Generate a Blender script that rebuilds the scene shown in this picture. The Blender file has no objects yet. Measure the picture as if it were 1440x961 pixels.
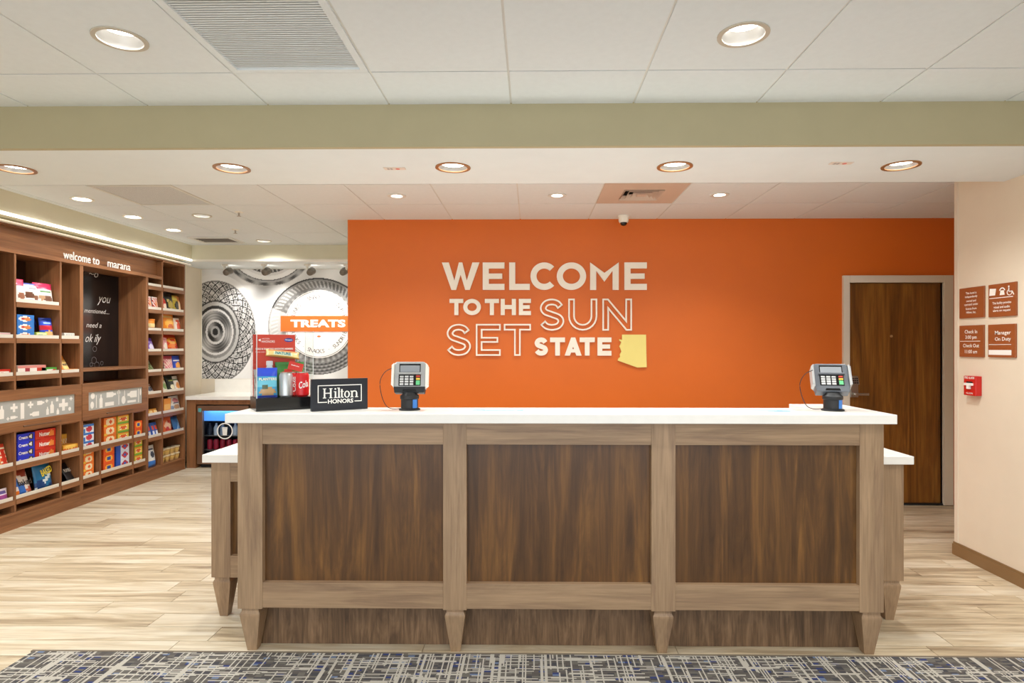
import bpy, bmesh, math, random
from mathutils import Matrix, Vector

# ------------------------------------------------------------------ camera, world, exposure
sc = bpy.context.scene
col = sc.collection
R = math.radians
F, CX, CY, H, YAW = 860.0, 736.0, 487.0, 1.4365, R(0.8)

cam_d = bpy.data.cameras.new('camera')
cam_d.sensor_width = 36.0
cam_d.lens = F / 1440.0 * 36.0
cam_d.shift_x = -(CX - 720.0) / 1440.0
cam_d.shift_y = (CY - 480.5) / 1440.0
cam_d.clip_start = 0.05
cam = bpy.data.objects.new('camera', cam_d)
col.objects.link(cam)
cam.location = (0, 0, H)
cam.rotation_euler = (R(90), 0, YAW)
sc.camera = cam

world = bpy.data.worlds.new('world')
sc.world = world
world.use_nodes = True
wbg = world.node_tree.nodes['Background']
wbg.inputs[0].default_value = (0.90, 0.97, 1.06, 1)     # daylight of the lobby side, open behind the camera
wbg.inputs[1].default_value = 2.75

sc.view_settings.view_transform = 'Standard'
sc.view_settings.look = 'None'
sc.view_settings.gamma = 1.0
sc.view_settings.use_curve_mapping = False
sc.view_settings.exposure = -0.01
sc.cycles.max_bounces = 8
sc.cycles.diffuse_bounces = 5
sc.cycles.sample_clamp_indirect = 6.0
sc.cycles.transparent_max_bounces = 32

E_FRONT, E_SOFFIT, E_SPOT, E_MARKET, E_TRACK = 54, 66, 52, 40, 22

# ------------------------------------------------------------------ pixel helpers (photo measurements -> metres)
_s, _c = math.sin(YAW), math.cos(YAW)
def at(px, py, Y):
    u, v = (px - CX) / F, (CY - py) / F
    t = Y / (_c + u * _s)
    return t * (-_s + u * _c), H + t * v
def atX(px, py, X):
    u, v = (px - CX) / F, (CY - py) / F
    t = X / (-_s + u * _c)
    return t * (_c + u * _s), H + t * v

# ------------------------------------------------------------------ materials
def lin(c):
    if isinstance(c, str):
        c = c.lstrip('#'); c = tuple(int(c[i:i+2], 16) for i in (0, 2, 4))
    out = []
    for k in c[:3]:
        k = k / 255.0
        out.append(k / 12.92 if k <= 0.04045 else ((k + 0.055) / 1.055) ** 2.4)
    return (out[0], out[1], out[2], 1.0)

MATS = {}
def new_mat(name):
    m = bpy.data.materials.new(name); m.use_nodes = True
    MATS[name] = m
    return m, m.node_tree, m.node_tree.nodes['Principled BSDF']

def mat(name, c, rough=0.5, metal=0.0, noise=0.0, nscale=8.0, bump=0.0, bscale=60.0, spec=None, emit=None, estr=0.0):
    if name in MATS: return MATS[name]
    m, nt, b = new_mat(name)
    b.inputs['Roughness'].default_value = rough
    b.inputs['Metallic'].default_value = metal
    if spec is not None: b.inputs['Specular IOR Level'].default_value = spec
    tc = nt.nodes.new('ShaderNodeTexCoord')
    n = nt.nodes.new('ShaderNodeTexNoise'); n.inputs['Scale'].default_value = nscale; n.inputs['Detail'].default_value = 3
    nt.links.new(tc.outputs['Object'], n.inputs['Vector'])
    r = nt.nodes.new('ShaderNodeValToRGB')
    cl = lin(c); d = max(noise, 0.012)
    r.color_ramp.elements[0].color = tuple(k * (1 - d) for k in cl[:3]) + (1,)
    r.color_ramp.elements[1].color = tuple(min(1, k * (1 + d)) for k in cl[:3]) + (1,)
    r.color_ramp.elements[0].position = 0.3; r.color_ramp.elements[1].position = 0.7
    nt.links.new(n.outputs['Fac'], r.inputs['Fac'])
    nt.links.new(r.outputs['Color'], b.inputs['Base Color'])
    if bump > 0:
        n2 = nt.nodes.new('ShaderNodeTexNoise'); n2.inputs['Scale'].default_value = bscale; n2.inputs['Detail'].default_value = 2
        nt.links.new(tc.outputs['Object'], n2.inputs['Vector'])
        bp = nt.nodes.new('ShaderNodeBump'); bp.inputs['Strength'].default_value = bump; bp.inputs['Distance'].default_value = 0.003
        nt.links.new(n2.outputs['Fac'], bp.inputs['Height']); nt.links.new(bp.outputs['Normal'], b.inputs['Normal'])
    if emit is not None:
        b.inputs['Emission Color'].default_value = lin(emit); b.inputs['Emission Strength'].default_value = estr
    return m

def wood(name, cols, axis, rough=0.42, across=16.0, along=1.1, dist=0.8, rand=False, fine=0.35, pos=(0.25, 0.5, 0.78), bump=0.08):
    """grain along axis 0/1/2 in object space"""
    if name in MATS: return MATS[name]
    m, nt, b = new_mat(name)
    b.inputs['Roughness'].default_value = rough
    tc = nt.nodes.new('ShaderNodeTexCoord')
    src = tc.outputs['Object']
    if rand:
        oi = nt.nodes.new('ShaderNodeObjectInfo')
        mu = nt.nodes.new('ShaderNodeMath'); mu.operation = 'MULTIPLY'; mu.inputs[1].default_value = 91.0
        nt.links.new(oi.outputs['Random'], mu.inputs[0])
        va = nt.nodes.new('ShaderNodeVectorMath'); va.operation = 'ADD'
        nt.links.new(src, va.inputs[0]); nt.links.new(mu.outputs[0], va.inputs[1]); src = va.outputs[0]
    mp = nt.nodes.new('ShaderNodeMapping')
    s = [across] * 3; s[axis] = along
    mp.inputs['Scale'].default_value = s
    nt.links.new(src, mp.inputs['Vector'])
    n = nt.nodes.new('ShaderNodeTexNoise'); n.inputs['Scale'].default_value = 1.0; n.inputs['Detail'].default_value = 6
    n.inputs['Roughness'].default_value = 0.62; n.inputs['Distortion'].default_value = dist
    nt.links.new(mp.outputs[0], n.inputs['Vector'])
    fac = n.outputs['Fac']
    if rand:
        ad = nt.nodes.new('ShaderNodeMath'); ad.operation = 'MULTIPLY_ADD'
        ad.inputs[1].default_value = 0.22; ad.inputs[2].default_value = -0.11
        nt.links.new(oi.outputs['Random'], ad.inputs[0])
        a2 = nt.nodes.new('ShaderNodeMath'); a2.operation = 'ADD'
        nt.links.new(fac, a2.inputs[0]); nt.links.new(ad.outputs[0], a2.inputs[1]); fac = a2.outputs[0]
    r = nt.nodes.new('ShaderNodeValToRGB')
    r.color_ramp.elements[0].position = pos[0]; r.color_ramp.elements[0].color = lin(cols[0])
    r.color_ramp.elements[1].position = pos[2]; r.color_ramp.elements[1].color = lin(cols[2])
    e = r.color_ramp.elements.new(pos[1]); e.color = lin(cols[1])
    nt.links.new(fac, r.inputs['Fac'])
    mp2 = nt.nodes.new('ShaderNodeMapping')
    s2 = [across * 9] * 3; s2[axis] = along * 3.5
    mp2.inputs['Scale'].default_value = s2
    nt.links.new(src, mp2.inputs['Vector'])
    n2 = nt.nodes.new('ShaderNodeTexNoise'); n2.inputs['Scale'].default_value = 1.0; n2.inputs['Detail'].default_value = 3
    nt.links.new(mp2.outputs[0], n2.inputs['Vector'])
    r2 = nt.nodes.new('ShaderNodeMapRange')
    r2.inputs[1].default_value = 0.3; r2.inputs[2].default_value = 0.7
    r2.inputs[3].default_value = 1 - fine; r2.inputs[4].default_value = 1 + fine * 0.5
    nt.links.new(n2.outputs['Fac'], r2.inputs[0])
    mx = nt.nodes.new('ShaderNodeVectorMath'); mx.operation = 'MULTIPLY'
    nt.links.new(r.outputs['Color'], mx.inputs[0]); nt.links.new(r2.outputs[0], mx.inputs[1])
    nt.links.new(mx.outputs[0], b.inputs['Base Color'])
    bp = nt.nodes.new('ShaderNodeBump'); bp.inputs['Strength'].default_value = bump; bp.inputs['Distance'].default_value = 0.002
    nt.links.new(n2.outputs['Fac'], bp.inputs['Height']); nt.links.new(bp.outputs['Normal'], b.inputs['Normal'])
    return m

def print_mat(name, rough):
    m, nt, b = new_mat(name)
    b.inputs['Roughness'].default_value = rough
    a = nt.nodes.new('ShaderNodeVertexColor'); a.layer_name = 'Col'
    nt.links.new(a.outputs['Color'], b.inputs['Base Color'])
    return m

def glass_mat(name, tint='#ffffff', alpha=0.12, rough=0.03):
    m, nt, b = new_mat(name)
    out = nt.nodes['Material Output']
    nt.nodes.remove(b)
    tr = nt.nodes.new('ShaderNodeBsdfTransparent'); tr.inputs[0].default_value = lin(tint)
    gl = nt.nodes.new('ShaderNodeBsdfGlossy'); gl.inputs['Roughness'].default_value = rough
    mx = nt.nodes.new('ShaderNodeMixShader')
    fr = nt.nodes.new('ShaderNodeLayerWeight'); fr.inputs[0].default_value = 0.5
    pw = nt.nodes.new('ShaderNodeMath'); pw.operation = 'POWER'; pw.inputs[1].default_value = 4.0
    nt.links.new(fr.outputs['Facing'], pw.inputs[0])
    ad = nt.nodes.new('ShaderNodeMath'); ad.operation = 'MULTIPLY_ADD'; ad.inputs[1].default_value = 0.18; ad.inputs[2].default_value = alpha * 0.08
    nt.links.new(pw.outputs[0], ad.inputs[0])
    nt.links.new(ad.outputs[0], mx.inputs[0]); nt.links.new(tr.outputs[0], mx.inputs[1]); nt.links.new(gl.outputs[0], mx.inputs[2])
    nt.links.new(mx.outputs[0], out.inputs[0])
    return m

M_CREAM = mat('cream_paint', (227, 215, 193), 0.6, noise=0.015, bump=0.05)
M_KHAKI = mat('khaki_paint', (180, 170, 136), 0.6, noise=0.015, bump=0.05)
M_KHAKI_LIT = mat('khaki_paint_lit', (220, 215, 190), 0.6, noise=0.015, bump=0.05)  # same khaki paint, lightened so the colour carries the lamp glow on the soffits
M_SOFFIT = mat('soffit_paint', (226, 233, 234), 0.65, noise=0.01)
M_ORANGE = mat('orange_paint', (217, 105, 16), 0.5, noise=0.03, nscale=2.0, bump=0.06, bscale=90)
M_TILE = mat('ceiling_tile', (224, 230, 232), 0.8, noise=0.015, nscale=30, bump=0.15, bscale=220)
M_GRID = mat('ceiling_grid', (218, 218, 212), 0.5)
M_PLENUM = mat('plenum_dark', (120, 115, 105), 0.8)
M_WHITE = mat('white_quartz', (243, 240, 232), 0.22, noise=0.02, nscale=14)
M_TRIMW = mat('white_trim', (240, 236, 224), 0.4)
M_FRAMEP = mat('door_frame_paint', (226, 215, 196), 0.45)
M_BASEB = mat('brown_baseboard', (134, 104, 66), 0.5)
M_OAK_V = wood('grey_oak_upright', ('#836750', '#a18465', '#b69776'), 2, across=14, along=1.3, fine=0.18)
M_OAK_H = wood('grey_oak_level', ('#836750', '#a18465', '#b69776'), 0, across=14, along=1.3, fine=0.18)
M_WAL_V = wood('dark_walnut_upright', ('#3a240e', '#5f3f1e', '#8f632f'), 2, rough=0.36, across=9, along=1.0, dist=1.6, fine=0.26, pos=(0.22, 0.48, 0.82))
M_KICK = wood('walnut_kick', ('#4c3725', '#73583e', '#98785a'), 2, rough=0.45, across=15, along=2.4, dist=2.0, fine=0.3)
M_SH_V = wood('shelf_wood_upright', ('#6f4527', '#8f5f3b', '#a8754d'), 2, across=13, along=0.9, fine=0.2)
M_SH_Y = wood('shelf_wood_level', ('#6f4527', '#8f5f3b', '#a8754d'), 1, across=13, along=0.9, fine=0.2)
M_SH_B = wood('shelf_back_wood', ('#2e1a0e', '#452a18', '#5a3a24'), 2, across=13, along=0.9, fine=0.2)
M_DOOR = wood('door_wood', ('#5a340c', '#87541a', '#b07a30'), 2, rough=0.4, across=8, along=0.7, dist=1.6, fine=0.25)
M_PLANK = wood('floor_plank_wood', ('#8f7a60', '#cdbb9c', '#e6dbc4'), 0, rough=0.34, across=17, along=1.5, dist=0.9, rand=True, fine=0.14, pos=(0.24, 0.46, 0.66), bump=0.03)
M_GROUT = mat('floor_joint', (196, 178, 148), 0.8)
M_PRINT = print_mat('printed_card', 0.5)
M_FOIL = print_mat('printed_foil', 0.28)
M_MURALP = print_mat('mural_print', 0.55)
M_GLASS = glass_mat('clear_acrylic')
M_COOLG = glass_mat('cooler_glass', '#e8eef4', 0.1)
M_FROST = mat('frosted_panel', (178, 180, 176), 0.5)
M_STRIP = mat('label_strip', (226, 220, 206), 0.35)
M_STEEL = mat('brushed_steel', (176, 168, 156), 0.35, metal=0.9)
M_COOLER = mat('cooler_steel', (150, 120, 98), 0.32, metal=0.75)
M_REFL = mat('lamp_reflector', (158, 156, 152), 0.32, metal=0.6)
M_RING = mat('lamp_trim', (196, 188, 172), 0.4)
M_LENS = mat('lamp_lens', (255, 250, 240), 0.4, emit=(255, 250, 242), estr=10.0)
M_BLACK = mat('black_gloss', (14, 13, 13), 0.18)
M_BLACKM = mat('black_matte', (22, 22, 24), 0.55)
M_NAVY = mat('navy_black', (22, 26, 36), 0.4)
M_GREY = mat('dark_grey_plastic', (96, 100, 106), 0.4)
M_SILVER = mat('silver_plastic', (176, 176, 174), 0.35, metal=0.25)
M_LETTER = mat('cream_letters', (248, 240, 224), 0.5)
M_PALE = mat('pale_yellow', (240, 224, 132), 0.5)
M_INK = mat('white_print', (244, 241, 234), 0.5)
M_INKD = mat('dark_print', (40, 36, 34), 0.5)
M_SIGN = mat('sign_brown', (150, 82, 40), 0.45)
M_RED = mat('alarm_red', (196, 30, 24), 0.35)

# ------------------------------------------------------------------ mesh builder
TXT = {}
def text_geo(s, bold=0.0, ext=0.0):
    k = (s, bold, ext)
    if k not in TXT:
        cu = bpy.data.curves.new('t', 'FONT'); cu.body = s; cu.offset = bold; cu.extrude = ext
        cu.resolution_u = 3
        ob = bpy.data.objects.new('t', cu); col.objects.link(ob)
        dg = bpy.context.evaluated_depsgraph_get()
        me = bpy.data.meshes.new_from_object(ob.evaluated_get(dg))
        vs = [tuple(v.co) for v in me.vertices]; fs = [tuple(p.vertices) for p in me.polygons]
        bpy.data.objects.remove(ob); bpy.data.curves.remove(cu); bpy.data.meshes.remove(me)
        xs = [v[0] for v in vs]; ys = [v[1] for v in vs]
        TXT[k] = (vs, fs, min(xs), max(xs), min(ys), max(ys))
    return TXT[k]

def basis(ex, ey, ez, o):
    m = Matrix.Identity(4)
    for i in range(3):
        m[i][0], m[i][1], m[i][2], m[i][3] = ex[i], ey[i], ez[i], o[i]
    return m
def face_front(o): return basis((1, 0, 0), (0, 0, 1), (0, -1, 0), o)      # print facing -Y
def face_right(o): return basis((0, 1, 0), (0, 0, 1), (1, 0, 0), o)       # print facing +X
def face_left(o): return basis((0, -1, 0), (0, 0, 1), (-1, 0, 0), o)      # print facing -X

class MB:
    def __init__(self): self.v = []; self.f = []; self.c = []
    def add(self, vs, fs, c=None, M=None):
        n = len(self.v)
        if M is not None: vs = [tuple(M @ Vector(p)) for p in vs]
        self.v += [tuple(p) for p in vs]
        self.f += [tuple(i + n for i in q) for q in fs]
        self.c += [c] * len(fs)
        return self
    def box(self, x0, x1, y0, y1, z0, z1, c=None, M=None):
        vs = [(x0,y0,z0),(x1,y0,z0),(x1,y1,z0),(x0,y1,z0),(x0,y0,z1),(x1,y0,z1),(x1,y1,z1),(x0,y1,z1)]
        fs = [(0,3,2,1),(4,5,6,7),(0,1,5,4),(1,2,6,5),(2,3,7,6),(3,0,4,7)]
        return self.add(vs, fs, c, M)
    def prism(self, poly, d0, d1, c=None, M=None):
        """2-D polygon (x,y) extruded along local z"""
        n = len(poly)
        vs = [(p[0], p[1], d0) for p in poly] + [(p[0], p[1], d1) for p in poly]
        fs = [tuple(range(n - 1, -1, -1)), tuple(range(n, 2 * n))]
        fs += [(i, (i + 1) % n, n + (i + 1) % n, n + i) for i in range(n)]
        return self.add(vs, fs, c, M)
    def ribbon(self, A, B, d0, d1, closed=False, c=None, M=None):
        """band between two equally long 2-D point rows, extruded along local z"""
        n = len(A)
        vs = [(p[0], p[1], d) for d in (d0, d1) for row in (A, B) for p in row]
        fs = []
        m = n if closed else n - 1
        for i in range(m):
            j = (i + 1) % n
            fs += [(i, n + i, n + j, j), (2*n + i, 2*n + j, 3*n + j, 3*n + i),
                   (i, j, 2*n + j, 2*n + i), (n + i, 3*n + i, 3*n + j, n + j)]
        if not closed:
            fs += [(0, 2*n, 3*n, n), (n-1, 2*n-1, 4*n-1, 3*n-1)]
        return self.add(vs, fs, c, M)
    def lathe(self, prof, seg=24, M=None, cap=True, c=None):
        vs = []; fs = []
        for (r, z) in prof:
            for k in range(seg):
                a = 2 * math.pi * k / seg
                vs.append((r * math.cos(a), r * math.sin(a), z))
        for i in range(len(prof) - 1):
            for k in range(seg):
                j = (k + 1) % seg
                fs.append((i*seg + k, i*seg + j, (i+1)*seg + j, (i+1)*seg + k))
        if cap:
            fs.append(tuple(range(seg - 1, -1, -1)))
            fs.append(tuple((len(prof) - 1) * seg + k for k in range(seg)))
        return self.add(vs, fs, c, M)
    def tube(self, pts, r, seg=8, c=None):
        pts = [Vector(p) for p in pts]; vs = []; fs = []
        for i, p in enumerate(pts):
            t = (pts[min(i + 1, len(pts) - 1)] - pts[max(i - 1, 0)]).normalized()
            a = t.cross(Vector((0, 0, 1)))
            if a.length < 1e-3: a = t.cross(Vector((0, 1, 0)))
            a.normalize(); b = t.cross(a)
            for k in range(seg):
                w = 2 * math.pi * k / seg
                vs.append(tuple(p + (a * math.cos(w) + b * math.sin(w)) * r))
        for i in range(len(pts) - 1):
            for k in range(seg):
                j = (k + 1) % seg
                fs.append((i*seg + k, i*seg + j, (i+1)*seg + j, (i+1)*seg + k))
        fs.append(tuple(range(seg - 1, -1, -1))); fs.append(tuple((len(pts) - 1) * seg + k for k in range(seg)))
        return self.add(vs, fs, c)
    def text(self, s, M, cx, cy, w=None, h=None, bold=0.0, ext=0.0, c=None, rot=0.0, slant=0.0):
        vs, fs, x0, x1, y0, y1 = text_geo(s, bold, ext)
        sx = w / (x1 - x0) if w else None
        sy = h / (y1 - y0) if h else None
        sx = sx or sy; sy = sy or sx
        mx, my = (x0 + x1) / 2, (y0 + y1) / 2
        cr, sr = math.cos(rot), math.sin(rot)
        out = []
        for p in vs:
            a, b = (p[0] - mx) * sx, (p[1] - my) * sy
            a += slant * b
            out.append((cx + a * cr - b * sr, cy + a * sr + b * cr, p[2]))
        return self.add(out, fs, c, M)
    def build(self, name, material, parent=None, world=True, smooth=False, bevel=0.0, flat=False, kind=None):
        me = bpy.data.meshes.new(name)
        org = ORG.get(parent.name, (0, 0, 0)) if (parent is not None and world) else (0, 0, 0)
        if parent is not None and world and parent.parent is not None and parent.name not in ORG:
            org = ORG.get(parent.parent.name, (0, 0, 0))
        vs = [(p[0] - org[0], p[1] - org[1], p[2] - org[2]) for p in self.v]
        me.from_pydata(vs, [], self.f)
        if any(c is not None for c in self.c):
            ca = me.color_attributes.new('Col', 'FLOAT_COLOR', 'CORNER')
            buf = []
            for p, c in zip(me.polygons, self.c):
                l = lin(c) if c is not None else (0.5, 0.5, 0.5, 1)
                buf += list(l) * p.loop_total
            ca.data.foreach_set('color', buf)
        if not flat:
            bm = bmesh.new(); bm.from_mesh(me)
            bmesh.ops.recalc_face_normals(bm, faces=bm.faces)
            bm.to_mesh(me); bm.free()
        if smooth:
            for p in me.polygons: p.use_smooth = True
            try: me.set_sharp_from_angle(angle=R(40))
            except Exception: pass
        me.materials.append(material)
        o = bpy.data.objects.new(name, me); col.objects.link(o)
        if parent is not None: o.parent = parent
        if bevel:
            b = o.modifiers.new('bevel', 'BEVEL'); b.width = bevel; b.segments = 2; b.limit_method = 'ANGLE'; b.angle_limit = R(50)
        if kind: o['kind'] = kind
        return o

ORG = {}
def thing(name, label, cat, loc=(0, 0, 0), rz=0.0, group=None):
    o = bpy.data.objects.new(name, None); col.objects.link(o)
    o.empty_display_size = 0.05
    o.location = loc; o.rotation_euler = (0, 0, rz)
    if rz == 0.0: ORG[o.name] = tuple(loc)
    o['label'] = label; o['category'] = cat
    if group: o['group'] = group
    return o
def tag(o, label, cat, group=None):
    o['label'] = label; o['category'] = cat
    if group: o['group'] = group
    return o
def struct(o):
    o['kind'] = 'structure'; return o
def bx(name, m, parent, x0, x1, y0, y1, z0, z1, bevel=0.0, world=True):
    return MB().box(x0, x1, y0, y1, z0, z1).build(name, m, parent, world=world, bevel=bevel)
def share(mesh, name, parent, loc, rz=0.0):
    o = bpy.data.objects.new(name, mesh); col.objects.link(o); o.parent = parent; o.location = loc; o.rotation_euler = (0, 0, rz)
    return o

# ------------------------------------------------------------------ key dimensions
YW = 5.59                    # orange wall
ZF, ZB = 2.6725, 2.5965      # ceiling in front of / behind the dropped beam
YB0, YB1, ZS = 3.117, 3.825, 2.455   # dropped beam
T = 0.6227                   # ceiling tile pitch
XR, YRE = 2.92, 4.26         # right wall face and its far corner
XSH = -4.05                  # snack shelving front
XSB = -4.36                  # snack shelving back
YM, XL = 7.80, -4.25         # mural wall, left wall beside it
rnd = random.Random(11)

# ------------------------------------------------------------------ floor
floor = struct(bx('floor', M_GROUT, None, -4.7, 4.3, -3.6, 8.0, -0.06, -0.008))
PL = 1.2; PW = 0.15
pm = MB().box(-PL/2 + .0015, PL/2 - .0015, -PW/2 + .0015, PW/2 - .0015, -0.008, 0.0)
first = pm.build('plank', M_PLANK, floor, world=False)
first.name = 'plank'
row = 0; used = False
y = 2.204
while y < 7.3:
    yc = y + PW / 2
    x = -4.75 + rnd.uniform(0, PL)
    x -= PL
    xmax = 4.1 if yc < 5.5 else -1.5
    if yc < 2.70: xmax = -1.6
    while x < xmax:
        if x + PL > -4.55:
            xc = x + PL / 2
            if not used: first.location = (xc, yc, 0); used = True
            else: share(first.data, 'plank', floor, (xc, yc, 0), math.pi if rnd.random() < 0.5 else 0.0)
        x += PL
    y += PW

# carpet with crossed dashes
def carpet_mat():
    m, nt, b = new_mat('woven_carpet'); b.inputs['Roughness'].default_value = 0.95
    b.inputs['Specular IOR Level'].default_value = 0.1
    N = nt.nodes.new; L = nt.links.new
    tc = N('ShaderNodeTexCoord'); sp = N('ShaderNodeSeparateXYZ'); L(tc.outputs['Object'], sp.inputs[0])
    def math_(op, a, bb):
        n = N('ShaderNodeMath'); n.operation = op
        for i, k in enumerate((a, bb)):
            if k is None: continue
            if isinstance(k, (int, float)): n.inputs[i].default_value = k
            else: L(k, n.inputs[i])
        return n.outputs[0]
    def wn(a, bb, seed):
        cb = N('ShaderNodeCombineXYZ'); L(a, cb.inputs[0])
        if bb is not None: L(bb, cb.inputs[1])
        cb.inputs[2].default_value = seed
        n = N('ShaderNodeTexWhiteNoise'); n.noise_dimensions = '3D'; L(cb.outputs[0], n.inputs['Vector'])
        return n.outputs['Value']
    def dashes(u, v, pu, pv, thr, seed):
        fu = math_('FLOOR', math_('DIVIDE', u, pu), None)
        off = wn(fu, None, seed)
        fv = math_('FLOOR', math_('ADD', math_('DIVIDE', v, pv), math_('MULTIPLY', off, 7.0)), None)
        return math_('GREATER_THAN', wn(fu, fv, seed + 3.3), thr)
    x, y = sp.outputs[0], sp.outputs[1]
    d1 = dashes(x, y, 0.0062, 0.20, 0.80, 1.0)
    d2 = dashes(y, x, 0.0068, 0.11, 0.78, 5.0)
    d3 = dashes(x, y, 0.0062, 0.45, 0.93, 9.0)
    mx = math_('MAXIMUM', math_('MAXIMUM', d1, d2), d3)
    fu = math_('FLOOR', math_('DIVIDE', x, 0.03), None); fv = math_('FLOOR', math_('DIVIDE', y, 0.014), None)
    cell = wn(fu, fv, 2.7)
    r = N('ShaderNodeValToRGB'); r.color_ramp.interpolation = 'CONSTANT'
    els = r.color_ramp.elements
    els[0].position = 0; els[0].color = lin('#5c5854')
    els[1].position = 0.30; els[1].color = lin('#6e6a64')
    for p, cc in ((0.55, '#4c4b4f'), (0.75, '#625e5b'), (0.92, '#3a4474'), (0.97, '#6d7c98')):
        e = els.new(p); e.color = lin(cc)
    L(cell, r.inputs[0])
    n = N('ShaderNodeTexNoise'); n.inputs['Scale'].default_value = 350; L(tc.outputs['Object'], n.inputs['Vector'])
    r2 = N('ShaderNodeMapRange'); r2.inputs[3].default_value = 0.75; r2.inputs[4].default_value = 1.25; L(n.outputs['Fac'], r2.inputs[0])
    mix = N('ShaderNodeMix'); mix.data_type = 'RGBA'
    L(mx, mix.inputs['Factor']); L(r.outputs['Color'], mix.inputs[6]); mix.inputs[7].default_value = lin('#bdb8ad')
    vm = N('ShaderNodeVectorMath'); vm.operation = 'MULTIPLY'; L(mix.outputs[2], vm.inputs[0]); L(r2.outputs[0], vm.inputs[1])
    L(vm.outputs[0], b.inputs['Base Color'])
    bp = N('ShaderNodeBump'); bp.inputs['Strength'].default_value = 0.4; bp.inputs['Distance'].default_value = 0.003
    L(n.outputs['Fac'], bp.inputs['Height']); L(bp.outputs['Normal'], b.inputs['Normal'])
    return m
cx0, _z = at(48, 915, 2.84)
rug = thing('carpet', 'grey carpet woven with cream and blue crossed dashes before the reception desk', 'carpet', (0, 1.0, 0))
MB().box(cx0, 2.92, -3.5, 2.835, -0.008, 0.006).build('pile', carpet_mat(), rug)
MB().box(cx0 - 0.012, 2.92, 2.835, 2.847, -0.008, 0.007).build('edge_binding', mat('carpet_binding', (120, 108, 92), 0.9), rug)

# ------------------------------------------------------------------ walls and soffits
struct(bx('wall_right', M_CREAM, None, XR, 4.2, -3.6, YRE, 0, 2.8))
struct(bx('wall_nook', M_CREAM, None, 3.95, 4.2, YRE, YW + .15, 0, 2.8))
w = struct(bx('baseboard_right', M_BASEB, None, XR - 0.014, XR, -3.6, YRE + 0.012, 0, 0.072))
bx('moulding', M_BASEB, w, XR - 0.009, XR, -3.6, YRE + 0.008, 0.072, 0.088)
bx('corner_guard', mat('corner_guard', (222, 210, 190), 0.35), w, XR - 0.004, XR + 0.03, YRE - 0.03, YRE + 0.004, 0.088, 2.59)

dx0, dz1 = at(1193, 398, YW); dx1, _ = at(1325, 398, YW)
fx0, fz1 = at(1184, 388, YW); fx1, _ = at(1338, 388, YW)
ox0, _ = at(489, 400, YW)
wb = MB()
wb.box(ox0, dx0, YW, YW + 0.15, 0, 2.8); wb.box(dx1, 3.95, YW, YW + 0.15, 0, 2.8)
wb.box(dx0, dx1, YW, YW + 0.15, dz1, 2.8)
struct(wb.build('wall_back', M_ORANGE))
struct(bx('wall_return', M_CREAM, None, ox0 + .002, ox0 + 0.15, YW + 0.15, YM, 0, 2.8))
struct(bx('wall_mural', M_CREAM, None, -4.6, ox0 + 0.15, YM, YM + 0.12, 0, 2.8))
struct(bx('wall_left', M_CREAM, None, -4.6, XL, 7.175, YM, 0, 2.8))
struct(bx('wall_left_behind_shelving', M_CREAM, None, -4.6, XSB - 0.025, atX(21, 500, XSH)[0] - .247, 7.175, 0, 2.8))
struct(bx('wall_left_lobby', M_CREAM, None, -4.6, XSH - 0.01, -3.6, atX(21, 500, XSH)[0] - .247, 0, 2.8))

# dropped beam: fascia + underside with five lamp holes
struct(bx('trim_1', M_KHAKI, None, -4.6, XR, YB0, YB0 + 0.03, ZS, ZF + 0.12))
def hole_plate(x0, x1, y0, y1, holes, r, z0, z1, seg=32):
    """flat plate with round holes; holes = [(x, y)] sorted in x"""
    mb = MB()
    s = r * 1.35
    xs = x0
    for (hx, hy) in holes:
        if hx - s > xs + 1e-4: mb.box(xs, hx - s, y0, y1, z0, z1)
        if hy - s > y0 + 1e-4: mb.box(hx - s, hx + s, y0, hy - s, z0, z1)
        if hy + s < y1 - 1e-4: mb.box(hx - s, hx + s, hy + s, y1, z0, z1)
        A = []; B = []
        for k in range(seg):
            a = 2 * math.pi * k / seg
            ca, sa = math.cos(a), math.sin(a)
            A.append((hx + r * ca, hy + r * sa))
            q = s / max(abs(ca), abs(sa))
            B.append((hx + q * ca, hy + q * sa))
        mb.ribbon(A, B, z0, z1, closed=True)
        xs = hx + s
    if x1 > xs + 1e-4: mb.box(xs, x1, y0, y1, z0, z1)
    return mb
LR = 0.088
YSL = 3.476
soff_px = (22, 326, 637, 949, 1267)
soff = [(at(p, 236, YSL)[0], YSL) for p in soff_px]
struct(hole_plate(-4.6, XR, YB0 + 0.03, YB1, soff, LR, ZS, ZS + 0.02).build('trim_2', M_SOFFIT))
struct(bx('trim_3', M_SOFFIT, None, -4.6, XR, YB1 - 0.02, YB1, ZS + 0.02, ZB + 0.2))
# soffit over the snack shelving and over the mural counter
ZLS = 2.4267
struct(bx('trim_4', M_KHAKI_LIT, None, -4.6, -3.91, YB1, 6.98, ZLS, ZB + 0.1))
sm = bx('trim_5', M_KHAKI_LIT, None, -4.6, ox0 + 0.15, 6.98, 7.02, ZLS, ZB + 0.1); struct(sm)
struct(bx('trim_6', M_SOFFIT, None, -4.6, ox0 + 0.15, 7.02, YM, ZLS, ZLS + 0.05))
struct(bx('trim_7', mat('linear_led', (255, 250, 240), 0.4, emit=(255, 248, 234), estr=3.0), None, -3.918, -3.902, YB1, 6.965, ZLS - 0.014, ZLS + 0.006))
struct(bx('trim_8', M_TRIMW, None, -3.945, ox0 + 0.1, 6.966, 7.0, ZLS - 0.016, ZLS + 0.006))

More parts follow.
